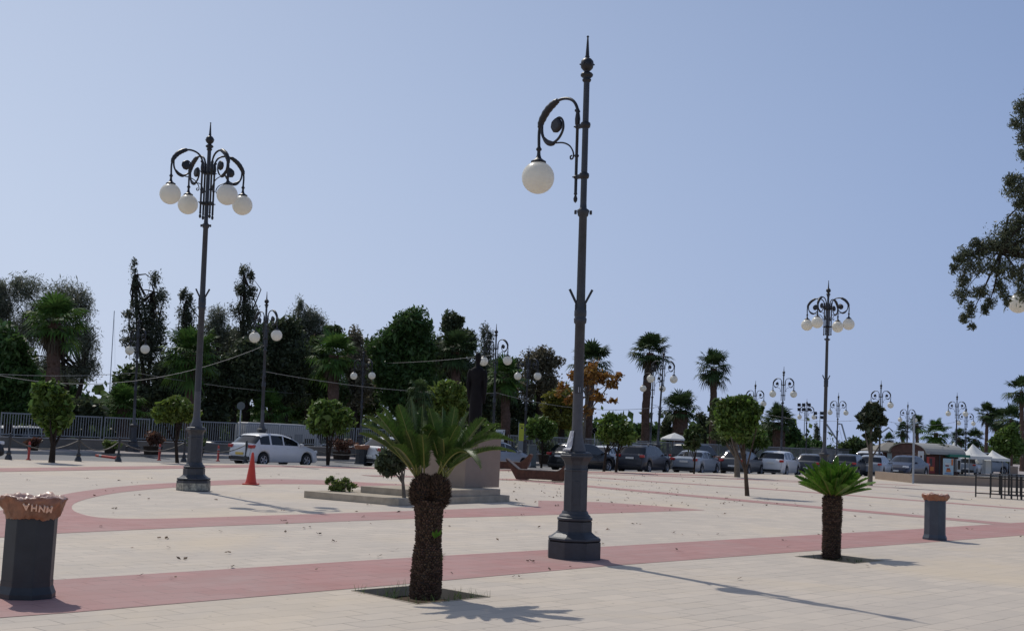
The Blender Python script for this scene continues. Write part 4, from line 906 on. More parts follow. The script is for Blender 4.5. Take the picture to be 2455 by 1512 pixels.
for i,(x,ex,bl,n,lm,lb) in enumerate([
 (410,10,[(400,900,46,50),(380,950,50,40),(430,960,44,40),(400,1010,60,30)],8500,'lf_dark','dark broad tree behind the flat-topped small tree'),
 (510,10,[(500,880,50,50),(530,930,50,46),(500,990,60,30),(480,840,36,34)],9500,'lf_dark','dark broad tree right of the four-globe lamp pole'),
 (590,9,[(590,880,46,50),(600,850,40,30),(585,930,46,36)],8000,'lf_dark','dark broad tree directly behind the lamp at the white hatchback'),
 (680,10,[(680,800,44,40),(690,870,60,60),(670,930,56,46),(650,840,36,40)],12000,'lf_dark','large dark tree right of the lamp at the white hatchback'),
 (760,11,[(760,870,56,56),(770,940,56,50),(800,800,28,20)],9500,'lf_mid','dark olive tree behind the palm with hanging fronds'),
 (848,10,[(850,820,26,36),(845,870,36,50),(850,940,44,44)],7500,'lf_brown','narrow brownish tree behind the litter-bin lamp'),
 (960,9,[(960,790,48,44),(1000,775,36,30),(925,830,44,46),(990,850,56,56),(940,900,60,50),(1000,920,56,46),(960,960,60,40),(1010,800,26,30)],21000,'lf_green','large bright green weeping tree at centre left of the statue'),
 (1080,12,[(1085,780,30,34),(1115,820,32,36),(1070,850,40,44),(1110,900,44,50),(1080,960,50,40)],13000,'lf_dark','dark tree behind the statue head'),
 (1150,12,[(1150,910,40,50),(1150,980,46,40)],6500,'lf_dark','dark tree behind the statue body'),
 (1225,13,[(1225,900,34,40),(1220,980,46,40)],6500,'lf_dark','dark low tree between the statue lamp and yellow banner'),
 (1292,10,[(1295,850,36,26),(1320,870,30,26),(1275,880,32,34),(1310,920,36,40),(1265,930,24,34)],7500,'lf_brown','brown-leaved open tree left of the nearest lamp'),
 (1345,5,[(1340,955,36,24),(1365,970,30,24),(1325,980,30,22),(1350,1005,44,24)],6500,'lf_olive','low yellow-olive bushy tree left of the nearest lamp pole'),
 (1270,11,[(1275,1000,36,34),(1240,1020,30,24)],4500,'lf_dark','dark low tree behind the yellow banner'),
 ]):
    bt('broad_tree',x,ex,[[(x,bl[-1][1]),(bl[0][0],bl[0][1]+10)]],bl,int(n*1.5),lm,(.13 if lm=='lf_brown' else .18),lb,120+i,tr=.26,spread=.27,limbs=10,sub=22,elong=(3.2 if lm=='lf_green' else 2.2),droop=(.7 if lm=='lf_green' else .1))
bt('cypress_tree',1166,16,[[(1166,850)]],[(1162,790,10,20),(1178,805,9,18),(1165,830,18,36),(1165,880,22,44)],4860,'lf_cypress',.095,'narrow pointed conifer behind the two-globe lamp right of the statue',140,elong=3,spread=.33,sub=22,tr=.13)
for i,(x,ex,bl,n,lm,lb) in enumerate([
 (1440,16,[(1420,1030,26,18),(1450,1040,26,14),(1395,1035,20,16)],3500,'lf_green','low green trees showing through behind the no-parking sign'),
 (1530,22,[(1530,1030,24,18),(1560,1035,30,18),(1505,1035,20,14)],3500,'lf_green','low green tree behind the tall palm foot'),
 (1600,9,[(1598,1020,12,26),(1612,1040,14,18)],2000,'lf_dark','narrow dark conifer left of the low thick palm'),
 (1690,10,[(1690,1015,24,24),(1715,1040,24,22),(1678,1040,20,18)],3600,'lf_dark','dark tree left of the twin round trees'),
 (1740,8,[(1745,1065,30,14),(1780,1065,24,12)],2200,'lf_dark','dark shrubbery under the twin round trees behind the cars'),
 (1835,14,[(1835,1030,22,34),(1850,1060,20,20)],2600,'lf_mid','greyish tree left of the stout palm'),
 (1892,8,[(1892,1040,24,26),(1905,1060,24,18),(1895,1015,10,14)],4200,'lf_green','rounded green tree right of the stout palm'),
 (1935,6,[(1935,1072,26,18),(1915,1080,22,14),(1958,1068,16,14),(1955,1080,16,12)],3600,'lf_green','low leafy bush in front of the shed'),
 (2048,5,[(2048,1065,28,18),(2030,1075,22,18),(2066,1078,24,16),(2045,1088,34,12)],5200,'lf_mid','wide bushy tree behind the parked cars left of the dark-leaved tree')]):
    bt('low_tree',x,ex,[[(x,bl[0][1]+8)]],bl,int(n*1.2),lm,.20,lb,150+i,tr=.16,spread=.26,sub=16,limbs=6)
bt('cypress_tree',1958,9,[[(1958,1050)]],[(1957,1030,6,14),(1958,1050,8,16)],1512,'lf_cypress',.095,'small dark cypress right of the floodlight masts',165,sub=22,tr=.13)
for i,(x,bl,lm) in enumerate([
 (30,[(30,900,60,60),(-20,930,60,60)],'lf_mid'),(130,[(130,930,60,54),(170,970,50,40)],'lf_green'),(330,[(320,930,46,50),(350,980,60,34)],'lf_mid'),
 (450,[(450,900,60,60),(420,970,60,36)],'lf_green'),(560,[(560,850,56,60),(550,940,60,50)],'lf_mid'),(650,[(640,830,56,50),(650,930,60,50)],'lf_green'),
 (740,[(740,900,60,60),(720,970,60,36)],'lf_green'),(860,[(860,860,46,50),(870,950,60,54)],'lf_mid'),(1040,[(1040,870,56,60),(1040,960,60,46)],'lf_green'),
 (1180,[(1180,920,50,50),(1190,990,50,34)],'lf_mid'),(1320,[(1320,950,46,40),(1290,1000,50,26)],'lf_green')]):
    bt('broad_tree',x,24,[[(x,bl[-1][1]),(bl[0][0],bl[0][1]+10)]],bl,7500,lm,.24,['back-row','second back-row','third back-row','fourth back-row','fifth back-row','sixth back-row','seventh back-row','eighth back-row','ninth back-row','tenth back-row','eleventh back-row'][i]+' broad tree from the left, filling the dark belt beyond the railing',180+i,tr=.24,spread=.30,limbs=6,sub=20)
# far wood on the horizon
V=[]; rng=np.random.default_rng(9); cs=[]
for i in range(260):
    x=rng.uniform(-500,2900); p=ST(x,FENCE+rng.uniform(45,58)) if x<2000 else G(x,1036+.0465*(x-1227)+rng.uniform(13,17))
    s=rng.uniform(1.6,3.4); g=rng.normal(size=(130,3))*np.array([s*1.1,s*.8,s*.45])+np.array([p.x,p.y,s*.7-.6]); cs.append(g)
tag(quads('far_wood',leaves(np.concatenate(cs),.7,rng,1.6),'lf_mid'),'distant low belt of trees along the horizon','wood',kind='stuff')
# overhanging tree at right
B=Vector((G(2650,1290).x,G(2650,1290).y,0))
tree('overhanging_tree',B,[[(2650,1290),(2660,1000),(2640,800),(2620,500),(2600,300)],[(2640,800),(2540,700),(2470,620),(2400,600)]],
 [(2448,262,16,26,0),(2432,300,14,12),(2452,330,14,22),(2470,290,22,50),(2452,370,12,16),(2428,428,22,10),(2440,455,30,24),(2418,440,12,8),(2446,490,20,14),(2470,470,30,40),(2445,530,22,22),(2415,560,38,26),(2440,590,40,44),(2380,590,30,20),(2350,600,24,18),(2335,585,12,12),(2320,610,22,16),(2295,622,16,10),(2285,645,12,12),(2335,640,34,20),(2390,640,30,24),(2310,670,16,14),(2305,705,16,20),(2325,745,12,18),(2310,765,9,12),(2330,780,7,8),(2350,700,20,16),(2362,740,10,14),(2375,725,10,12),(2395,690,14,22),(2410,720,8,16),(2440,665,26,24),(2452,700,16,28),
 (2520,340,60,80),(2530,520,70,90),(2560,650,70,80),(2640,420,80,120),(2640,650,80,90)],40000,'lf_needle',.042,'overhanging feathery tree branches entering from the upper right edge',tr=.075,bark='trunk_dark',seed=170,depth=.7,elong=4,droop=.5,spread=.46,sub=26,limbs=(8,26),wexp=.42)
# ------------------------------------------------------------------ cars
PROF=dict(
 hatch=dict(L=4.1,W=1.74,H=1.50,top=[(0,.50),(.006,.72),(.02,.95),(.045,1.04),(.135,1.38),(.17,1.45),(.28,1.50),(.46,1.48),(.58,1.36),(.76,1.02),(.90,.86),(.97,.70),(1,.48)],belt=[(0,.92),(.1,.97),(.75,.93),(1,.66)],g=[(.045,.135),(.585,.755)],side=[(.12,.26),(.285,.45),(.47,.70)],wh=(.17,.81),r=.31),
 suv=dict(L=4.6,W=1.86,H=1.68,top=[(0,.55),(.006,.80),(.015,1.02),(.045,1.14),(.12,1.52),(.16,1.61),(.28,1.67),(.50,1.66),(.60,1.55),(.76,1.16),(.92,1.02),(.985,.82),(1,.50)],belt=[(0,1.04),(.1,1.10),(.75,1.05),(1,.78)],g=[(.048,.125),(.605,.755)],side=[(.13,.26),(.28,.44),(.46,.70)],wh=(.18,.81),r=.36),
 sedan=dict(L=4.55,W=1.74,H=1.44,top=[(0,.52),(.006,.72),(.012,.95),(.05,1.00),(.17,1.04),(.29,1.34),(.33,1.39),(.45,1.44),(.55,1.41),(.62,1.32),(.75,.99),(.92,.82),(.985,.66),(1,.45)],belt=[(0,.92),(.2,.96),(.74,.91),(1,.64)],g=[(.175,.288),(.605,.745)],side=[(.245,.32),(.335,.465),(.48,.68)],wh=(.20,.81),r=.31),
 van=dict(L=4.7,W=1.86,H=1.95,top=[(0,.55),(.005,.9),(.012,1.15),(.04,1.80),(.07,1.90),(.2,1.95),(.62,1.94),(.70,1.82),(.84,1.25),(.95,1.02),(.99,.82),(1,.5)],belt=[(0,1.10),(.8,1.08),(1,.80)],g=[(.015,.042),(.70,.835)],side=[(.08,.30),(.32,.52),(.54,.78)],wh=(.18,.82),r=.34))
def lerp(tab,x):
    for (a,u),(b,v) in zip(tab,tab[1:]):
        if x<=b: return u+(v-u)*(x-a)/(b-a)
    return tab[-1][1]
def car(kind,paint,base,yaw,lb,scale=1.0,plate='plate_w',facing='rear',rails=False,bars=False,name='parked_car',cat='car'):
    p=PROF[kind]; L,W,Hc=p['L'],p['W'],p['H']; t=empty(name,base,yaw,lb,cat,'cars parked along the street'); t.scale=(scale,)*3
    xs=sorted(set([a for a,_ in p['top']]+[a for g in p['g']+p['side'] for a in g]+[i/64 for i in range(65)]+[w_+d/L for w_ in p['wh'] for d in [(p['r']+.06)*math.cos(PI*q/10) for q in range(11)]]))
    xs=[x for x in xs if 0<=x<=1]; xs=[x for i,x in enumerate(xs) if i==0 or x-xs[i-1]>.0015]
    clear=.20; rows=[]
    for x in xs:
        e=min(x,1-x); wd=W/2*(1-.16*max(0,1-e/.10)**2); zt=lerp(p['top'],x); bt_=min(lerp(p['belt'],x),zt-.05); zl=clear+.05*max(0,1-e/.03)
        for w_ in p['wh']:
            dx=(x-w_)*L; ra=p['r']+.06
            if abs(dx)<ra: zl=max(zl,p['r']+math.sqrt(ra*ra-dx*dx))
        q=max(0,(zt-bt_-.05)/(Hc-bt_)); wc=wd*(.97-.20*min(1,q)); cab=q>.12
        rows.append([(0,zl),(wd*.9,zl),(wd*.985,max(zl+.03,clear+.06)),(wd,max(zl+.06,bt_*.62)),(wd*.985,max(zl+.08,bt_-.08)),(wd*.955,bt_),(wd*.945 if cab else wd*.93,bt_+.03 if cab else bt_+.015),(wc*.985,zt-.085 if cab else zt-.03),(wc*.90,zt-.02),(wc*.45,zt),(0,zt+.004)])
    m=len(rows[0]); parts={k:MB() for k in('body','windscreen','rear_window','side_window','under')}
    def vert(i,j,s): return ((xs[i]-.5)*L,s*rows[i][j][0],rows[i][j][1])
    acc={k:([],[]) for k in parts}
    for i in range(len(xs)-1):
        xm=(xs[i]+xs[i+1])/2; cab=rows[i][7][1]-rows[i][6][1]>.13 and rows[i+1][7][1]-rows[i+1][6][1]>.13
        for j in range(m-1):
            key='body'
            if j==0: key='under'
            if j>=7 and p['g'][0][0]<xm<p['g'][0][1]: key='rear_window'
            if j>=7 and p['g'][1][0]<xm<p['g'][1][1]: key='windscreen'
            if j==6 and cab and any(a<xm<b for a,b in p['side']): key='side_window'
            for s in(1,-1):
                q=[vert(i,j,s),vert(i+1,j,s),vert(i+1,j+1,s),vert(i,j+1,s)]
                if s>0: q=q[::-1]
                parts[key].add(q,[(0,1,2,3)],True)
    for i in(0,len(xs)-1):
        q=[vert(i,j,1) for j in range(m)]+[vert(i,j,-1) for j in range(m-2,-1,-1)]; q=q[:-0] if False else q
        parts['body'].add(q,[tuple(range(len(q)))] if i else [tuple(range(len(q)))[::-1]])
    for key,mt in(('body',paint),('windscreen','glass'),('rear_window','glass'),('side_window','glass'),('under','black_plastic')):
        mb=parts[key]
        if key=='side_window':
            for s,nm in((1,0),(-1,1)):
                sub=MB()
                for f in mb.f:
                    vs=[mb.v[q] for q in f]
                    if vs[0][1]*s>0: sub.add(vs,[(0,1,2,3)],True)
                weld(sub.build('side_window',mt,t))
        else: weld(mb.build({'under':'underbody'}.get(key,key),mt,t))
    # wheels
    for wx in p['wh']:
        for s in(1,-1):
            r=p['r']; wb=MB(); c=((wx-.5)*L,s*(W/2-.10),r); wb.T=Matrix.Translation(c)@Matrix.Rotation(s*-PI/2,4,'X')
            wb.lathe([(r*.62,-.10),(r*.93,-.11),(r,-.08),(r,.07),(r*.94,.10),(r*.66,.105),(r*.64,.05)],24); wo=wb.build('wheel','tyre',t)
            rb=MB(); rb.T=wb.T; rb.lathe([(r*.66,.03),(r*.65,.098),(r*.60,.10),(r*.58,.05),(r*.2,.045),(r*.17,.085),(0,.09)],20)
            for q in range(5):
                a=2*PI*q/5; rb.box((math.cos(a)*r*.38,math.sin(a)*r*.38,.075),(r*.46,r*.17,.03),rz=a)
            rb.build('rim','rim',wo)
            lb_=MB(); lb_.T=wb.T; lb_.lathe([(0,-.02),(r*.64,-.02),(r*.64,.03)],20); lb_.build('brake_shadow_plate','black_plastic',wo).name='wheel_shade_disc'  # black disc put in as painted shade behind the spokes
    zb=lerp(p['belt'],.02)
    for s in(1,-1):
        mb=MB(); x0=-L/2; mb.box((x0+.10,s*(W/2*.80),zb-.04),(.24,W*.16,.15),rz=s*-.18); mb.build('taillight','tail',t,bevel=.03)
        mb=MB(); mb.box((L/2-.20,s*(W/2*.74),zb*.78-.02),(.30,W*.17,.13),rz=s*-.35); mb.build('headlight','head',t,bevel=.03)
        mb=MB(); mb.box(((.70-.5)*L,s*(W/2+.07),lerp(p['belt'],.7)+.07),(.12,.19,.13)); mb.build('wing_mirror',paint,t,bevel=.03)
        for hx in(.30,.50): 
            mb=MB(); mb.box(((hx+.02-.5)*L,s*(W/2*.99),lerp(p['belt'],hx)-.12),(.17,.03,.03)); mb.build('door_handle',paint,t,bevel=.008)
    mb=MB(); mb.box((-L/2+.00,0,.36),(.12,W*.78,.16)); mb.build('rear_bumper','black_plastic',t,bevel=.03)
    mb=MB(); mb.box((L/2-.02,0,.36),(.10,W*.66,.18)); mb.build('grille','black_plastic',t,bevel=.03)
    mb=MB(); mb.box((-L/2-.02,0,zb-.16 if kind!='hatch' else .56),(.03,.50,.11)); mb.build('number_plate',plate,t)
    mb=MB(); mb.box((L/2+.02,0,.44),(.03,.50,.11)); mb.build('number_plate','plate_w',t)
    if rails or bars:
        for s in(1,-1):
            mb=MB(); mb.tube([(-.26*L,s*W*.36,Hc*.955),(-.22*L,s*W*.36,Hc+.03),(.05*L,s*W*.36,Hc+.03),(.10*L,s*W*.36,Hc*.955)],.018,6); mb.build('roof_rail','black_plastic',t)
    if bars:
        for xx in(-.18,.0): mb=MB(); mb.box((xx*L,0,Hc+.085),(.07,W*.82,.04)); mb.build('roof_bar','galv',t,bevel=.01)
    return t
def weld(o):
    bm=bmesh.new(); bm.from_mesh(o.data); bmesh.ops.remove_doubles(bm,verts=bm.verts,dist=.0008); bm.to_mesh(o.data); bm.free(); return o
def park(kind,paint,x,off,lb,yaw=0,**kw): return car(kind,paint,ST(x,off,-.14),yaw,lb,**kw)
park('hatch','p_white',655,1.9,'white hatchback parked behind the cone and lamp, red tail light showing',yaw=R_(52),plate='plate_y',scale=.97)
park('suv','p_black',1394,2.2,'black SUV parked behind the nearest lamp pedestal',rails=True,yaw=R_(50),scale=.95)
park('suv','p_graph',1543,2.0,'dark grey SUV with roof bars, left of the silver sedan',bars=True,rails=True,yaw=R_(62),scale=.98)
park('sedan','p_silver',1668,2.0,'silver sedan parked behind the slim small tree',yaw=R_(62))
park('hatch','p_grey',1778,2.0,'grey hatchback behind the twin tree trunks',yaw=R_(62),scale=1.02)
park('suv','p_white',1868,2.0,'white SUV parked behind a two-globe lamp foot',yaw=R_(62),scale=.96)
park('hatch','p_grey',1952,2.0,'grey car mostly hidden by the bright cycad crown',yaw=R_(62))
park('suv','p_dark',2038,2.0,'dark car right of the bright cycad crown',yaw=R_(62),scale=.95)
park('suv','p_silver',2098,2.0,'silver SUV behind the dark-leaved tree trunk',yaw=R_(62),scale=.95)
park('suv','p_white',2090,7.0,'white car roof showing above the silver SUV',yaw=R_(62),scale=1.1)
park('sedan','p_blue',2172,3.0,'dark blue car facing the camera beside the red marker post',yaw=R_(234),scale=1.15)
park('hatch','p_black',-142,2.0,'black car cut by the left picture edge',yaw=R_(40))
park('van','p_dark',1668,7.0,'black van parked in the second row behind the silver sedan',yaw=R_(50),scale=.92)
park('sedan','p_white',1452,7.2,'white car in the second row between the two SUVs',yaw=R_(62))
park('hatch','p_white',955,2.4,'white car hidden behind the nearest cycad fronds',yaw=R_(50))
park('hatch','p_silver',1188,2.4,'silver-blue car hidden behind the monument block',yaw=R_(50))
car('hatch','p_silver',G(2322,1137),R_(62),'silver hatchback beyond the planter wall, left of the van',scale=1.0)
car('van','p_silver',G(2358,1134)+Vector((0,0,0)),R_(20),'silver minivan beyond the planter wall before the tents',scale=1.05,cat='van',name='minivan')
car('hatch','p_white',ST(848,FENCE+5,-.95),SYAW+R_(20),'white car behind the railing right of the round two-stemmed tree')
car('hatch','p_silver',ST(800,FENCE+9,-.95),SYAW+R_(40),'silver car behind the railing and the round two-stemmed tree')
car('hatch','p_blue',ST(520,FENCE+7,-.95),SYAW+R_(30),'dark blue car behind the railing left of the motorhome')
car('van','p_white',ST(60,FENCE+6,-.95),SYAW+R_(30),'white van behind the railing at the far left',cat='van',name='parked_van')
# motorhome
B=ST(672,FENCE+4,-.95); t=empty('motorhome',B,SYAW-R_(12),'white motorhome parked behind the railing above the hatchback roof','motorhome')
mb=MB(); sec=[(-3.1,.5,2.3),(-3.05,.4,2.65),(-2.9,.35,2.75),(.9,.35,2.75),(1.5,.35,2.68),(2.05,.35,2.25),(2.5,.35,1.55),(3.1,.4,1.2),(3.25,.5,.8)]
vs=[]
for x,z0,z1 in sec:
    w_=1.1
    for y,z in((-w_,z0),(-w_,z1-.15),(-w_+.15,z1),(w_-.15,z1),(w_,z1-.15),(w_,z0)): vs.append((x,y,z))
mb.add(vs,[(i*6+j,i*6+(j+1)%6,(i+1)*6+(j+1)%6,(i+1)*6+j) for i in range(len(sec)-1) for j in range(6)]); mb.add(vs[:6],[(5,4,3,2,1,0)][::-1]); mb.add(vs[-6:],[(0,1,2,3,4,5)])
mb.build('body','motorhome_white',t,bevel=.10); t.scale=(.86,.9,.98)
for x,z,w_,h in((-1.9,1.75,.9,.5),(-.2,1.75,.9,.5),(1.55,1.65,.75,.5)):
    for s in(-1,1):
        mb=MB(); mb.box((x,s*1.105,z),(w_,.02,h)); mb.build('side_window','glass',t)
mb=MB(); mb.box((.75,-1.108,1.35),(.62,.02,1.6)); mb.build('door','white_metal',t)
mb=MB(); mb.box((-3.11,0,1.6),(.03,1.1,.5)); mb.build('rear_window','glass',t)
for x in(-1.9,2.1):
    for s in(-1,1):
        mb=MB(); mb.T=Matrix.Translation((x,s*1.0,.34))@Matrix.Rotation(PI/2,4,'X'); mb.lathe([(.0,-.12),(.34,-.1),(.34,.1),(0,.12)],18); mb.build('wheel','tyre',t)
# ------------------------------------------------------------------ corten benches
def bench(px,rz,lb):
    t=empty('corten_bench',G(*px),rz,lb,'bench','rust-brown boat-shaped benches'); L_=1.35
    prof=[(-L_,.84),(-.80,.42),(.72,.42),(.86,.50),(L_-.05,.86),(L_,.84),(L_*.80,.35),(.93,.02),(-.90,.02),(-.92,.10)]
    mb=MB(); n=len(prof)
    pr=[(-L_,.80),(-.82,.40),(.70,.40),(.88,.50),(1.22,.86),(1.30,.80),(1.12,.30),(.98,.03),(.55,.03),(.55,.07),(-.45,.07),(-.45,.03),(-.88,.03)]
    vs=[(x,-.28,z) for x,z in pr]+[(x,.28,z) for x,z in pr]; n=len(pr)
    mb.add(vs,[tuple(range(n)),tuple(range(2*n-1,n-1,-1))]+[((i+1)%n,i,i+n,(i+1)%n+n) for i in range(n)]); mb.build('bench_shell','corten',t,bevel=.008)
    mb=MB(); mb.bar((-L_+.02,0,.815),(-.82,0,.425),.50,.03); mb.bar((-.82,0,.418),(.70,0,.418),.50,.03); mb.build('seat','wood_seat',t,bevel=.005)
    return t
bench((1292,1152),R_(-12),'nearer rust-brown boat-shaped bench beside the nearest lamp pedestal')
bench((1212,1126),R_(-12),'farther rust-brown bench half hidden behind the stone block')
# ------------------------------------------------------------------ cabinets, signs
def cabinet(px,w_,h,lb):
    t=empty('utility_cabinet',G(*px),R_(12),lb,'cabinet'); mb=MB(); mb.box((0,0,h/2+.04),(w_,.45,h-.08)); mb.build('housing','cabinet',t,bevel=.015)
    mb=MB(); mb.box((0,0,h+.0),(w_+.06,.51,.05)); mb.build('lid','cabinet',t,bevel=.01); mb=MB(); mb.box((0,0,.04),(w_+.04,.49,.08)); mb.build('foot','iron',t)
    mb=MB(); mb.box((.0,-.232,h*.5),(w_*.86,.012,h*.8)); mb.build('door','cabinet',t)
cabinet((1273,1120),.42,1.22,'grey utility cabinet behind the rust-brown bench')
t=empty('banner_stand',G(1246,1113),R_(8),'tall narrow yellow banner on a white stand left of the cabinet','banner')
mb=MB(); mb.box((0,0,1.9),(.30,.03,1.02)); mb.build('banner','yellow_sign',t)
mb=MB(); mb.box((0,0,.92),(.26,.05,.92)); mb.build('stand','white_metal',t); mb=MB(); mb.box((-.17,.0,1.25),(.03,.04,2.45)); mb.build('pole','galv',t)
mb=MB(); mb.box((0,-.02,2.28),(.22,.01,.03)); mb.box((0.02,-.02,2.15),(.10,.01,.09)); mb.build('print','text_dark',t)
t=empty('sandwich_board',G(1196,1109),R_(14),'white sandwich board with blue letters beside the statue block','sign board')
z0=1.28; mb=MB()
mb.add([(-.34,-.02,z0),(.22,-.02,z0),(.32,.14,z0+.72),(-.24,.14,z0+.72),(-.34,.01,z0),(.22,.01,z0),(.32,.17,z0+.72),(-.24,.17,z0+.72)],[(0,1,2,3),(7,6,5,4),(0,4,5,1),(1,5,6,2),(2,6,7,3),(3,7,4,0)]); mb.build('board','white_paint',t)
mb=MB(); mb.bar((.33,.17,z0+.74),(.56,.42,z0-.1),.04,.05); mb.bar((.30,.2,z0+.70),(.45,.42,z0-.1),.02,.35); mb.build('rear_board','trunk_dark',t)
for x in(-.28,.2): mb=MB(); mb.box((x,.05,z0/2),(.04,.04,z0)); mb.build('leg','galv',t)
tx=text('lettering','KATA',.17,'text_blue',t,(-.03,.088,z0+.50),(R_(77.5),0,0),.004,True)
def round_sign(px,dia,h,lb,face,col,no=False):
    t=empty('traffic_sign',G(*px),0,lb,'traffic sign'); mb=MB(); mb.lathe([(.03,0),(.03,h)],10); mb.build('post','galv',t)
    mb=MB(); mb.T=Matrix.Translation((0,-.04,h-dia/2))@Matrix.Rotation(PI/2,4,'X'); mb.lathe([(dia/2,-.01),(dia/2,.01)],24,square=1.0); mb.build('sign_plate',face,t)
    if no:
        mb=MB(); mb.T=Matrix.Translation((0,-.055,h-dia/2))@Matrix.Rotation(PI/2,4,'X'); mb.lathe([(dia/2,-.002),(dia/2,.006),(dia/2*.8,.006),(dia/2*.8,-.002)],24); mb.build('ring',col,t)
        mb=MB(); mb.bar((-dia*.3,-.058,h-dia/2+dia*.3),(dia*.3,-.058,h-dia/2-dia*.3),.01,dia*.1); mb.build('slash',col,t)
round_sign((569,1106),.36,2.65,'grey back of a round traffic sign on a pole behind the white hatchback','cabinet','galv')
B=ST(1422,FENCE-1.2); round_sign(P(B),.42,2.45,'small round no-stopping sign above the railing right of the lamp','white_paint','text_dark',True)
# market umbrella
B=ST(1614,12.5); t=empty('market_umbrella',B,0,'cream market umbrella open above the black van','umbrella'); k=ppm(B.y); zt=AT(1615,1037,B.y).z; ze=AT(1615,1051,B.y).z; rr=34/k
mb=MB(); mb.lathe([(rr,ze),(rr*.97,ze+.02),(rr*.5,(ze+zt)/2+.04),(.04,zt),(0,zt+.02)],8,smooth=False); mb.lathe([(rr*1.0,ze-.12),(rr*1.0,ze)],8,smooth=False); mb.f=mb.f; mb.build('canopy','tent',t)
mb=MB(); mb.lathe([(.03,0),(.03,zt-.05)],8); mb.build('pole','galv',t)
# floodlight masts, cranes, mast
def flood(px,dr,xs,ys,ytop,lb):
    h=1036+.0465*(px-1227); B=G(px,h+dr); k=ppm(B.y); t=empty('floodlight_mast',B,0,lb,'floodlight mast','floodlight masts'); zt=AT(px,ytop,B.y).z
    mb=MB(); mb.lathe([(.14,0),(.08,zt)],8); mb.build('mast','galv',t)
    fr=MB(); 
    for y in ys: fr.box((0,.05,AT(px,y,B.y).z),((max(xs)-min(xs))/k,.06,.06))
    fr.build('cross_arm','galv',t)
    for y in ys:
        for x in xs:
            p=AT(x,y,B.y)-B; mb=MB(); mb.box((p.x,-.05,p.z),(7.5/k,.3,7/k),rot=Matrix.Rotation(R_(-20),3,'X')); lo=mb.build('lamp_head','black_frame',t)
            mb=MB(); mb.box((p.x,-.05-.16,p.z-.06),(5/k,.02,4.6/k),rot=Matrix.Rotation(R_(-20),3,'X')); mb.build('lens','galv',lo)
flood(1926,20,(1915,1926,1939),(970,981),965,'floodlight mast behind the far lamp, upper lamp cluster')
flood(1963,18,(1954,1970),(990,1000),985,'smaller floodlight mast right of the far lamp, lower lamp cluster')
def crane(pts,dr,lb):
    x,y=pts[0]; h=1036+.0465*(x-1227); B=G(x,h+dr); t=empty('boat_crane',B,0,lb,'crane','cranes and masts of the harbour'); w=[AT(a,b,B.y)-B for a,b in pts]; mb=MB(); mb.tube([Vector((w[0].x,0,0))]+w,.22,6); mb.build('boom','galv',t)
    mb=MB(); e=w[-1]; mb.tube([e,Vector((e.x+2.2,.0,0))],.03,4); mb.build('stay','wire',t)
crane([(2018,1072),(1981,1016)],18,'slanting crane boom right of the four-globe lamp pole')
crane([(2028,1055),(2017,1016),(2009,1015)],17,'bent crane boom behind the bushy tree')
crane([(2074,1062),(2130,1024),(2140,1034)],17,'hooked boom behind the dark-leaved tree')
def mast(x,ybase_drop,top,lb,r=.05):
    h=1036+.0465*(x-1227); B=G(x,h+ybase_drop); t=empty('boat_mast',B,0,lb,'mast','cranes and masts of the harbour'); p=AT(*top,B.y)-B
    mb=MB(); mb.tube([(0,0,0),p],[r*1.3,r],6); mb.build('pole','galv',t); mb=MB(); mb.tube([p*.97,p*.97+Vector((.6,0,-p.z*.3)),(1.2,0,.5)],.012,4); mb.build('stay','wire',t)
mast(258,26,(274,745),'tall thin leaning boat mast between the left trees',.07)
mast(2073,17,(2074,1036),'short mast stub right of the bushy tree',.12)
# shed by the car row
B=ST(1990,FENCE+1.5); t=empty('shed',B,R_(6),'low grey shed behind the bright cycad crown','shed')
mb=MB(); mb.box((0,0,.85),(2.6,2,1.7)); mb.build('wall','cabinet',t); mb=MB(); mb.box((0,0,1.76),(2.9,2.4,.10)); mb.build('roof','p_dark',t)
for x in(-.5,.4): mb=MB(); mb.box((x,-1.02,.8),(.5,.03,1.5)); mb.build('door','white_metal',t)
# ------------------------------------------------------------------ kiosks and tents at right
def px_box(mb,x0,x1,y0,y1,Y,d=.1,dy=0):
    a=AT(x0,y1,Y); b=AT(x1,y0,Y); mb.box(((a.x+b.x)/2,Y+dy,(a.z+b.z)/2),(abs(b.x-a.x),d,abs(b.z-a.z)))
YB=G(2200,1136).y
t=empty('kiosk',Vector((AT(2145,1130,YB+6).x,YB+6,0)),0,'low kiosk with tan roof and pale sign panel, left of the vaulted one','kiosk'); o0=t.location.copy(); Yk=YB+6
def kpart(name,m,f,par=None,bevel=0):
    mb=MB(); mb.T=Matrix.Translation(-o0); f(mb); return mb.build(name,m,par or t,bevel=bevel)
def f(mb):
    a=AT(2108,1079,Yk); b=AT(2188,1079,Yk); mb.box(((a.x+b.x)/2,Yk+2,a.z/2),(b.x-a.x,3.6,a.z))
kpart('wall','brick_wall',f)
def f(mb):
    a=AT(2102,1078,Yk-.5); b=AT(2190,1080,Yk-.5); c=AT(2126,1059,Yk+2); e=AT(2186,1060,Yk+2); z=a.z
    v=[(a.x,Yk-.5,z),(b.x,Yk-.5,z),(b.x,Yk+4.5,z),(a.x,Yk+4.5,z),(c.x,Yk+2,c.z),(e.x,Yk+2,c.z)]; v+= [(p[0],p[1],p[2]-.14) for p in v[:4]]
    mb.add(v,[(0,1,5,4),(1,2,5),(2,3,4,5),(3,0,4),(6,7,1,0),(7,8,2,1),(8,9,3,2),(9,6,0,3),(9,8,7,6)])
kpart('roof','roof_tan',f)
kpart('sign_panel','poster_blue',lambda mb:px_box(mb,2126,2151,1086,1099,Yk-.1,.06))
kpart('counter','dark_in',lambda mb:px_box(mb,2112,2160,1101,1116,Yk-.1,.3))
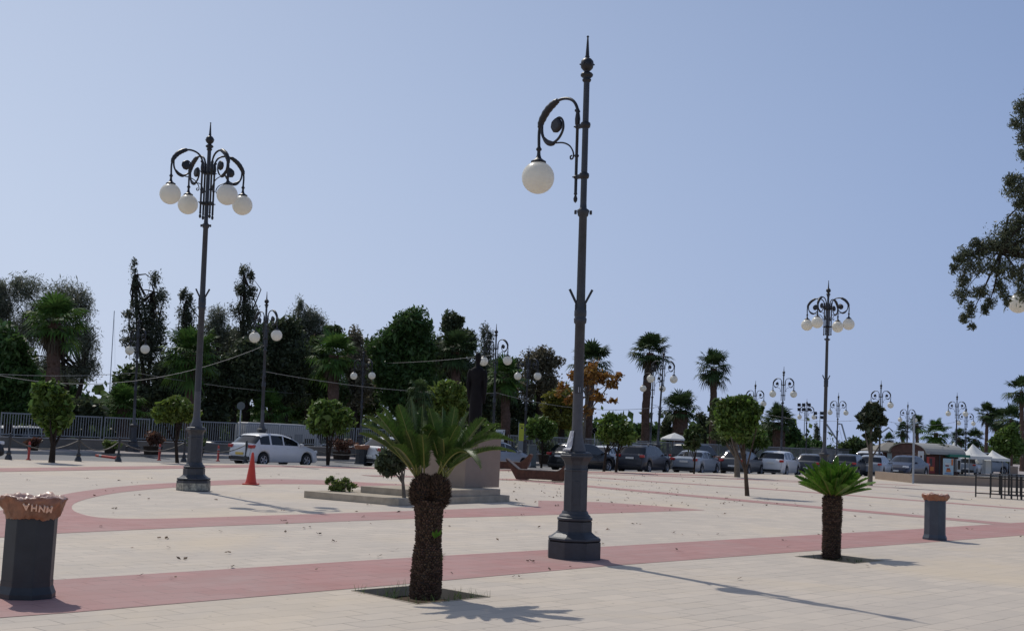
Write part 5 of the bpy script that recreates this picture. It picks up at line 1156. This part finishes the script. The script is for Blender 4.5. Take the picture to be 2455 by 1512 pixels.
kpart('window','dark_in',lambda mb:px_box(mb,2154,2184,1084,1104,Yk-.03,.1))
B0=Vector((AT(2250,1130,YB).x,YB,0)); t=empty('vaulted_kiosk',B0,0,'snack kiosk under a long pale barrel-vault roof with green trim','kiosk'); o0=B0.copy()
pa=AT(2216,1087,YB); pb=AT(2311,1094,YB+2); ridge=AT(2190,1061,YB+2.2)
ax=Vector((pb.x-pa.x,pb.y-pa.y,0)); Lx=ax.length; ax.normalize(); cr_=Vector((-ax.y,ax.x,0)); Wd=4.0; hz_=max(.8,AT(2230,1062,YB+2).z-pa.z)
def f(mb):
    N_=12; vs=[]
    for e in(0,1):
        for th in(0,.07):
            for i in range(N_+1):
                a=PI*i/N_; p=Vector((pa.x,pa.y,0))+ax*(e*Lx)+cr_*(Wd/2-(Wd/2+.2-th)*math.cos(a)); vs.append((p.x,p.y,pa.z+math.sin(a)*(hz_-th)))
    n=N_+1; fs=[]
    for i in range(N_): fs+=[(i,i+1,2*n+i+1,2*n+i),(n+i+1,n+i,3*n+i,3*n+i+1),(i+1,i,n+i,n+i+1),(2*n+i,2*n+i+1,3*n+i+1,3*n+i)]
    mb.add(vs,fs)
kpart('vault_roof','roof_vault',f)
def f(mb):
    N_=12; vs=[]
    for i in range(N_+1):
        a=PI*i/N_; p=Vector((pa.x,pa.y,0))+ax*.12+cr_*(Wd/2-(Wd/2)*math.cos(a)); vs.append((p.x,p.y,pa.z+math.sin(a)*(hz_-.1)))
    mb.add(vs,[tuple(range(N_+1))]); mb.add([tuple(Vector(v)+ax*.06) for v in vs],[tuple(range(N_+1))[::-1]])
kpart('gable','brick_wall',f)
def f(mb): 
    c=Vector((pa.x,pa.y,0))+ax*Lx*.5+cr_*(Wd*.55); mb.box((c.x,c.y,pa.z/2-.02),(Lx*.96,Wd*.8,pa.z-.04),rz=math.atan2(ax.y,ax.x))
kpart('wall','brick_wall',f)
def f(mb):
    a=Vector((pa.x,pa.y,pa.z))+ax*Lx*.55-cr_*.12; b=Vector((pa.x,pa.y,pa.z))+ax*(Lx+.3)-cr_*.12; mb.bar(a-Vector((0,0,.05)),b-Vector((0,0,.05)),.5,.22)
kpart('awning','green_trim',f)
for u_ in(.0,.35,.7,1.0):
    def f(mb,u_=u_):
        p=Vector((pa.x,pa.y,0))+ax*Lx*u_-cr_*.1; mb.box((p.x,p.y,pa.z/2-.03),(.09,.09,pa.z-.06))
    kpart('post','iron',f)
def panel(name,m,x0,x1,y0,y1,Y,lb,cat,extra=None,d=.06,base=None):
    a=AT(x0,y1,Y); b=AT(x1,y0,Y); t_=empty(name,Vector(((a.x+b.x)/2,Y,max(0,a.z) if base is None else base)),0,lb,cat); o=t_.location
    mb=MB(); mb.box((0,0,(a.z+b.z)/2-o.z),(b.x-a.x,d,b.z-a.z)); mb.build('panel',m,t_,bevel=.005)
    if extra:
        for nm,mm,u0,u1,v0,v1 in extra:
            mb=MB(); w_=b.x-a.x; h=b.z-a.z; mb.box((w_*((u0+u1)/2-.5),-d/2-.012,a.z-o.z+h*(v0+v1)/2),(w_*(u1-u0),.02,h*(v1-v0))); mb.build(nm,mm,t_)
    return t_
YP=YB-2
panel('poster_board','poster_blue',2260,2285,1099,1137,YP,'pale blue ice-cream poster board beside the kiosk','poster',[('print','white_paint',.12,.72,.62,.74),('print','red_paint',.20,.55,.52,.60),('print','orange_paint',.78,.95,.60,.98),('print','orange_paint',.30,.72,.18,.34),('print','red_paint',.35,.65,.34,.42),('print','text_blue',.15,.80,.06,.10)])
panel('hanging_banner','white_paint',2200,2214,1081,1118,YB-.7,'white vertical banner with dark figure at the kiosk corner','banner',[('print','text_dark',.42,.58,.42,.62),('print','brick_wall',.36,.64,.62,.72),('print','text_dark',.15,.85,.10,.13)],base=0)
panel('vending_machine','red_paint',2223,2238,1095,1133,YB-.5,'red vending machine under the vaulted roof','vending machine',[('display','p_dark',.1,.5,.45,.9),('print','orange_paint',.2,.8,.15,.4)],d=.6)
panel('drinks_fridge','white_paint',2290,2300,1100,1130,YB+1,'white fridge at the right end of the kiosk','fridge',[('door','glass',.15,.85,.2,.9)],d=.6)
panel('storage_box','stone_ped',2400,2434,1117,1134,G(2400,1134).y,'plain beige storage box right of the minivan','box',[('lid','kerb',0,1,.9,.97)],d=1.2)
B=G(2318,1133); t=panel('back_of_sign','galv',2307,2327,1077,1090,B.y,'grey back of a rectangular sign on a post before the right tent','traffic sign',base=0)
mb=MB(); mb.lathe([(.03,0),(.03,AT(2318,1080,B.y).z)],8); mb.build('post','galv',t,loc=(0,.05,0))
def tent(x0,x1,xa,ya,ye,Y,lb):
    a=AT(x0,ye,Y); b=AT(x1,ye,Y); t=empty('white_tent',Vector(((a.x+b.x)/2,Y,0)),0,lb,'tent','white peaked tents'); w_=(b.x-a.x)/2; ze=(a.z+b.z)/2; zp=AT(xa,ya,Y).z; xo=AT(xa,ya,Y).x-t.location.x
    mb=MB(); N_=8; vs=[]; 
    for i in range(N_+1):
        u=i/N_; r=(1-u); zz=ze+(zp-ze)*(u**1.35)
        for sx,sy in((-1,-1),(0,-1),(1,-1),(1,0),(1,1),(0,1),(-1,1),(-1,0)): vs.append((xo*u+sx*w_*r,sy*w_*r,zz))
    mb.add(vs,[(i*8+j,i*8+(j+1)%8,(i+1)*8+(j+1)%8,(i+1)*8+j) for i in range(N_) for j in range(8)],True); mb.build('canopy','tent',t)
    mb=MB()
    for sx,sy,lx,ly in((0,-1,2*w_,.03),(0,1,2*w_,.03),(-1,0,.03,2*w_),(1,0,.03,2*w_)): mb.box((sx*w_,sy*w_,ze-.12),(lx,ly,.25))
    mb.build('valance','tent',t)
    for sx in(-1,1):
        for sy in(-1,1): mb=MB(); mb.box((sx*w_*.97,sy*w_*.97,ze/2),(.06,.06,ze)); mb.build('pole','white_metal',t)
tent(2270,2326,2287,1058,1092,YB+12,'left white peaked tent behind the kiosk'); tent(2312,2367,2331,1063,1093,YB+8,'right white peaked tent above the minivan')
tent(2368,2412,2378,1078,1098,YB+12,'white tent mostly hidden by the tall bushy tree')
panel('tent_wall','white_paint',2300,2375,1098,1132,YB+13,'pale screen wall standing under the tents','screen')
# planter wall, post, black frames
a=G(2187,1157); b=G(2500,1171); Lp=(b-a).length; ang=math.atan2(b.y-a.y,b.x-a.x); hw=AT(2187,1137,a.y).z
t=empty('planter_wall',a,ang,'long low beige planter wall at right behind the black frames','planter')
mb=MB(); mb.box((Lp/2,.15,hw/2),(Lp,.3,hw)); mb.box((.15,3.2,hw/2),(.3,5.8,hw)); mb.build('wall_face','stone_ped',t)
mb=MB(); mb.box((Lp/2,3.2,hw-.10),(Lp-.4,5.6,.12)); mb.build('soil_bed','soil',t)
mb=MB(); mb.box((Lp/2,.15,hw+.02),(Lp+.04,.36,.05)); mb.build('coping','stone_step',t)
t=empty('steel_post',G(2188,1158),0,'thin square steel post at the left end of the planter wall','post'); h=AT(2188,997,G(2188,1158).y).z
mb=MB(); mb.box((0,0,h/2),(.10,.10,h)); mb.build('post','galv',t,bevel=.005); mb=MB(); mb.box((0,0,h+.02),(.13,.13,.04)); mb.build('cap','galv',t)
for i,(x,y,rz,lb) in enumerate([(2388,1193,0,'leftmost black metal table frame at the right edge'),(2434,1196,3,'second black metal table frame from the left'),(2482,1198,-2,'black metal table frame cut by the right edge'),(2405,1186,4,'black metal table frame behind the leftmost one'),(2455,1188,-3,'rear black metal table frame at the right edge')]):
    t=empty('table_frame',G(x,y),R_(-22+rz),lb,'table frame','stacked black table frames'); w_=1.75 if i in(0,) else 1.2; d=.7; h=1.0
    mb=MB(); mb.box((0,0,h-.02),(w_,d,.035)); mb.build('tabletop','black_frame',t)
    mb=MB()
    for s in(-1,1):
        for zz in(h-.16,.17): mb=MB(); mb.box((0,s*(d/2-.02),zz),(w_-.1,.028,.028)); mb.build('rail','black_frame',t)
    for sx in(-1,-.3,.4,1):
        for sy in(-1,1): mb=MB(); mb.box((sx*(w_/2-.03),sy*(d/2-.02),(h-.04)/2),(.045,.045,h-.04)); mb.build('leg','black_frame',t)
# ------------------------------------------------------------------ festoon cables
def cable(p,q,sag,lb,r=.012):
    pts=[]; 
    for i in range(25): u=i/24; v=p.lerp(q,u); v.z-=sag*4*u*(1-u); pts.append(v-p)
    mb=MB(); mb.tube(pts,r,4)
    for i in range(1,24,2):
        mb.sphere(pts[i]-Vector((0,0,.03)),.022,6)
    o=mb.build('festoon_cable','wire',loc=p); tag(o,lb,'cable','light cables strung between the lamps')
def LP(x,y,x0,y0): return AT(x,y,G(x0,y0).y)
cable(LP(-60,893,-60,1080),LP(324,893,318,1080),.15,'nearly level cable crossing the left edge to the first lamp')
cable(LP(324,893,318,1080),LP(866,946,862,1080),.35,'long cable from the leftmost lamp to the litter-bin lamp')
cable(LP(-60,886,-60,1080),LP(634,828,625,1108),1.1,'sagging cable from the left edge up to the lamp at the hatchback')
cable(LP(634,890,625,1108),LP(1186,942,1180,1115),.3,'cable from the lamp at the hatchback to the lamp by the statue')
cable(LP(868,870,862,1080),LP(1186,850,1180,1115),.15,'upper cable from the litter-bin lamp to the lamp by the statue')
cable(LP(1186,940,1180,1115),LP(1580,975,1572,1122),.5,'low cable passing behind the nearest lamp pole')
cable(LP(1560,968,1556,1109),LP(1806,985,1803,1114),.5,'cable between the tall palm lamps and the next lamp')
cable(LP(1806,985,1803,1114),LP(2109,1002,2106,1137),.5,'cable passing behind the right four-globe lamp pole')
cable(LP(2109,1005,2106,1137),LP(2292,1010,2290,1135),.4,'cable above the kiosk roof')
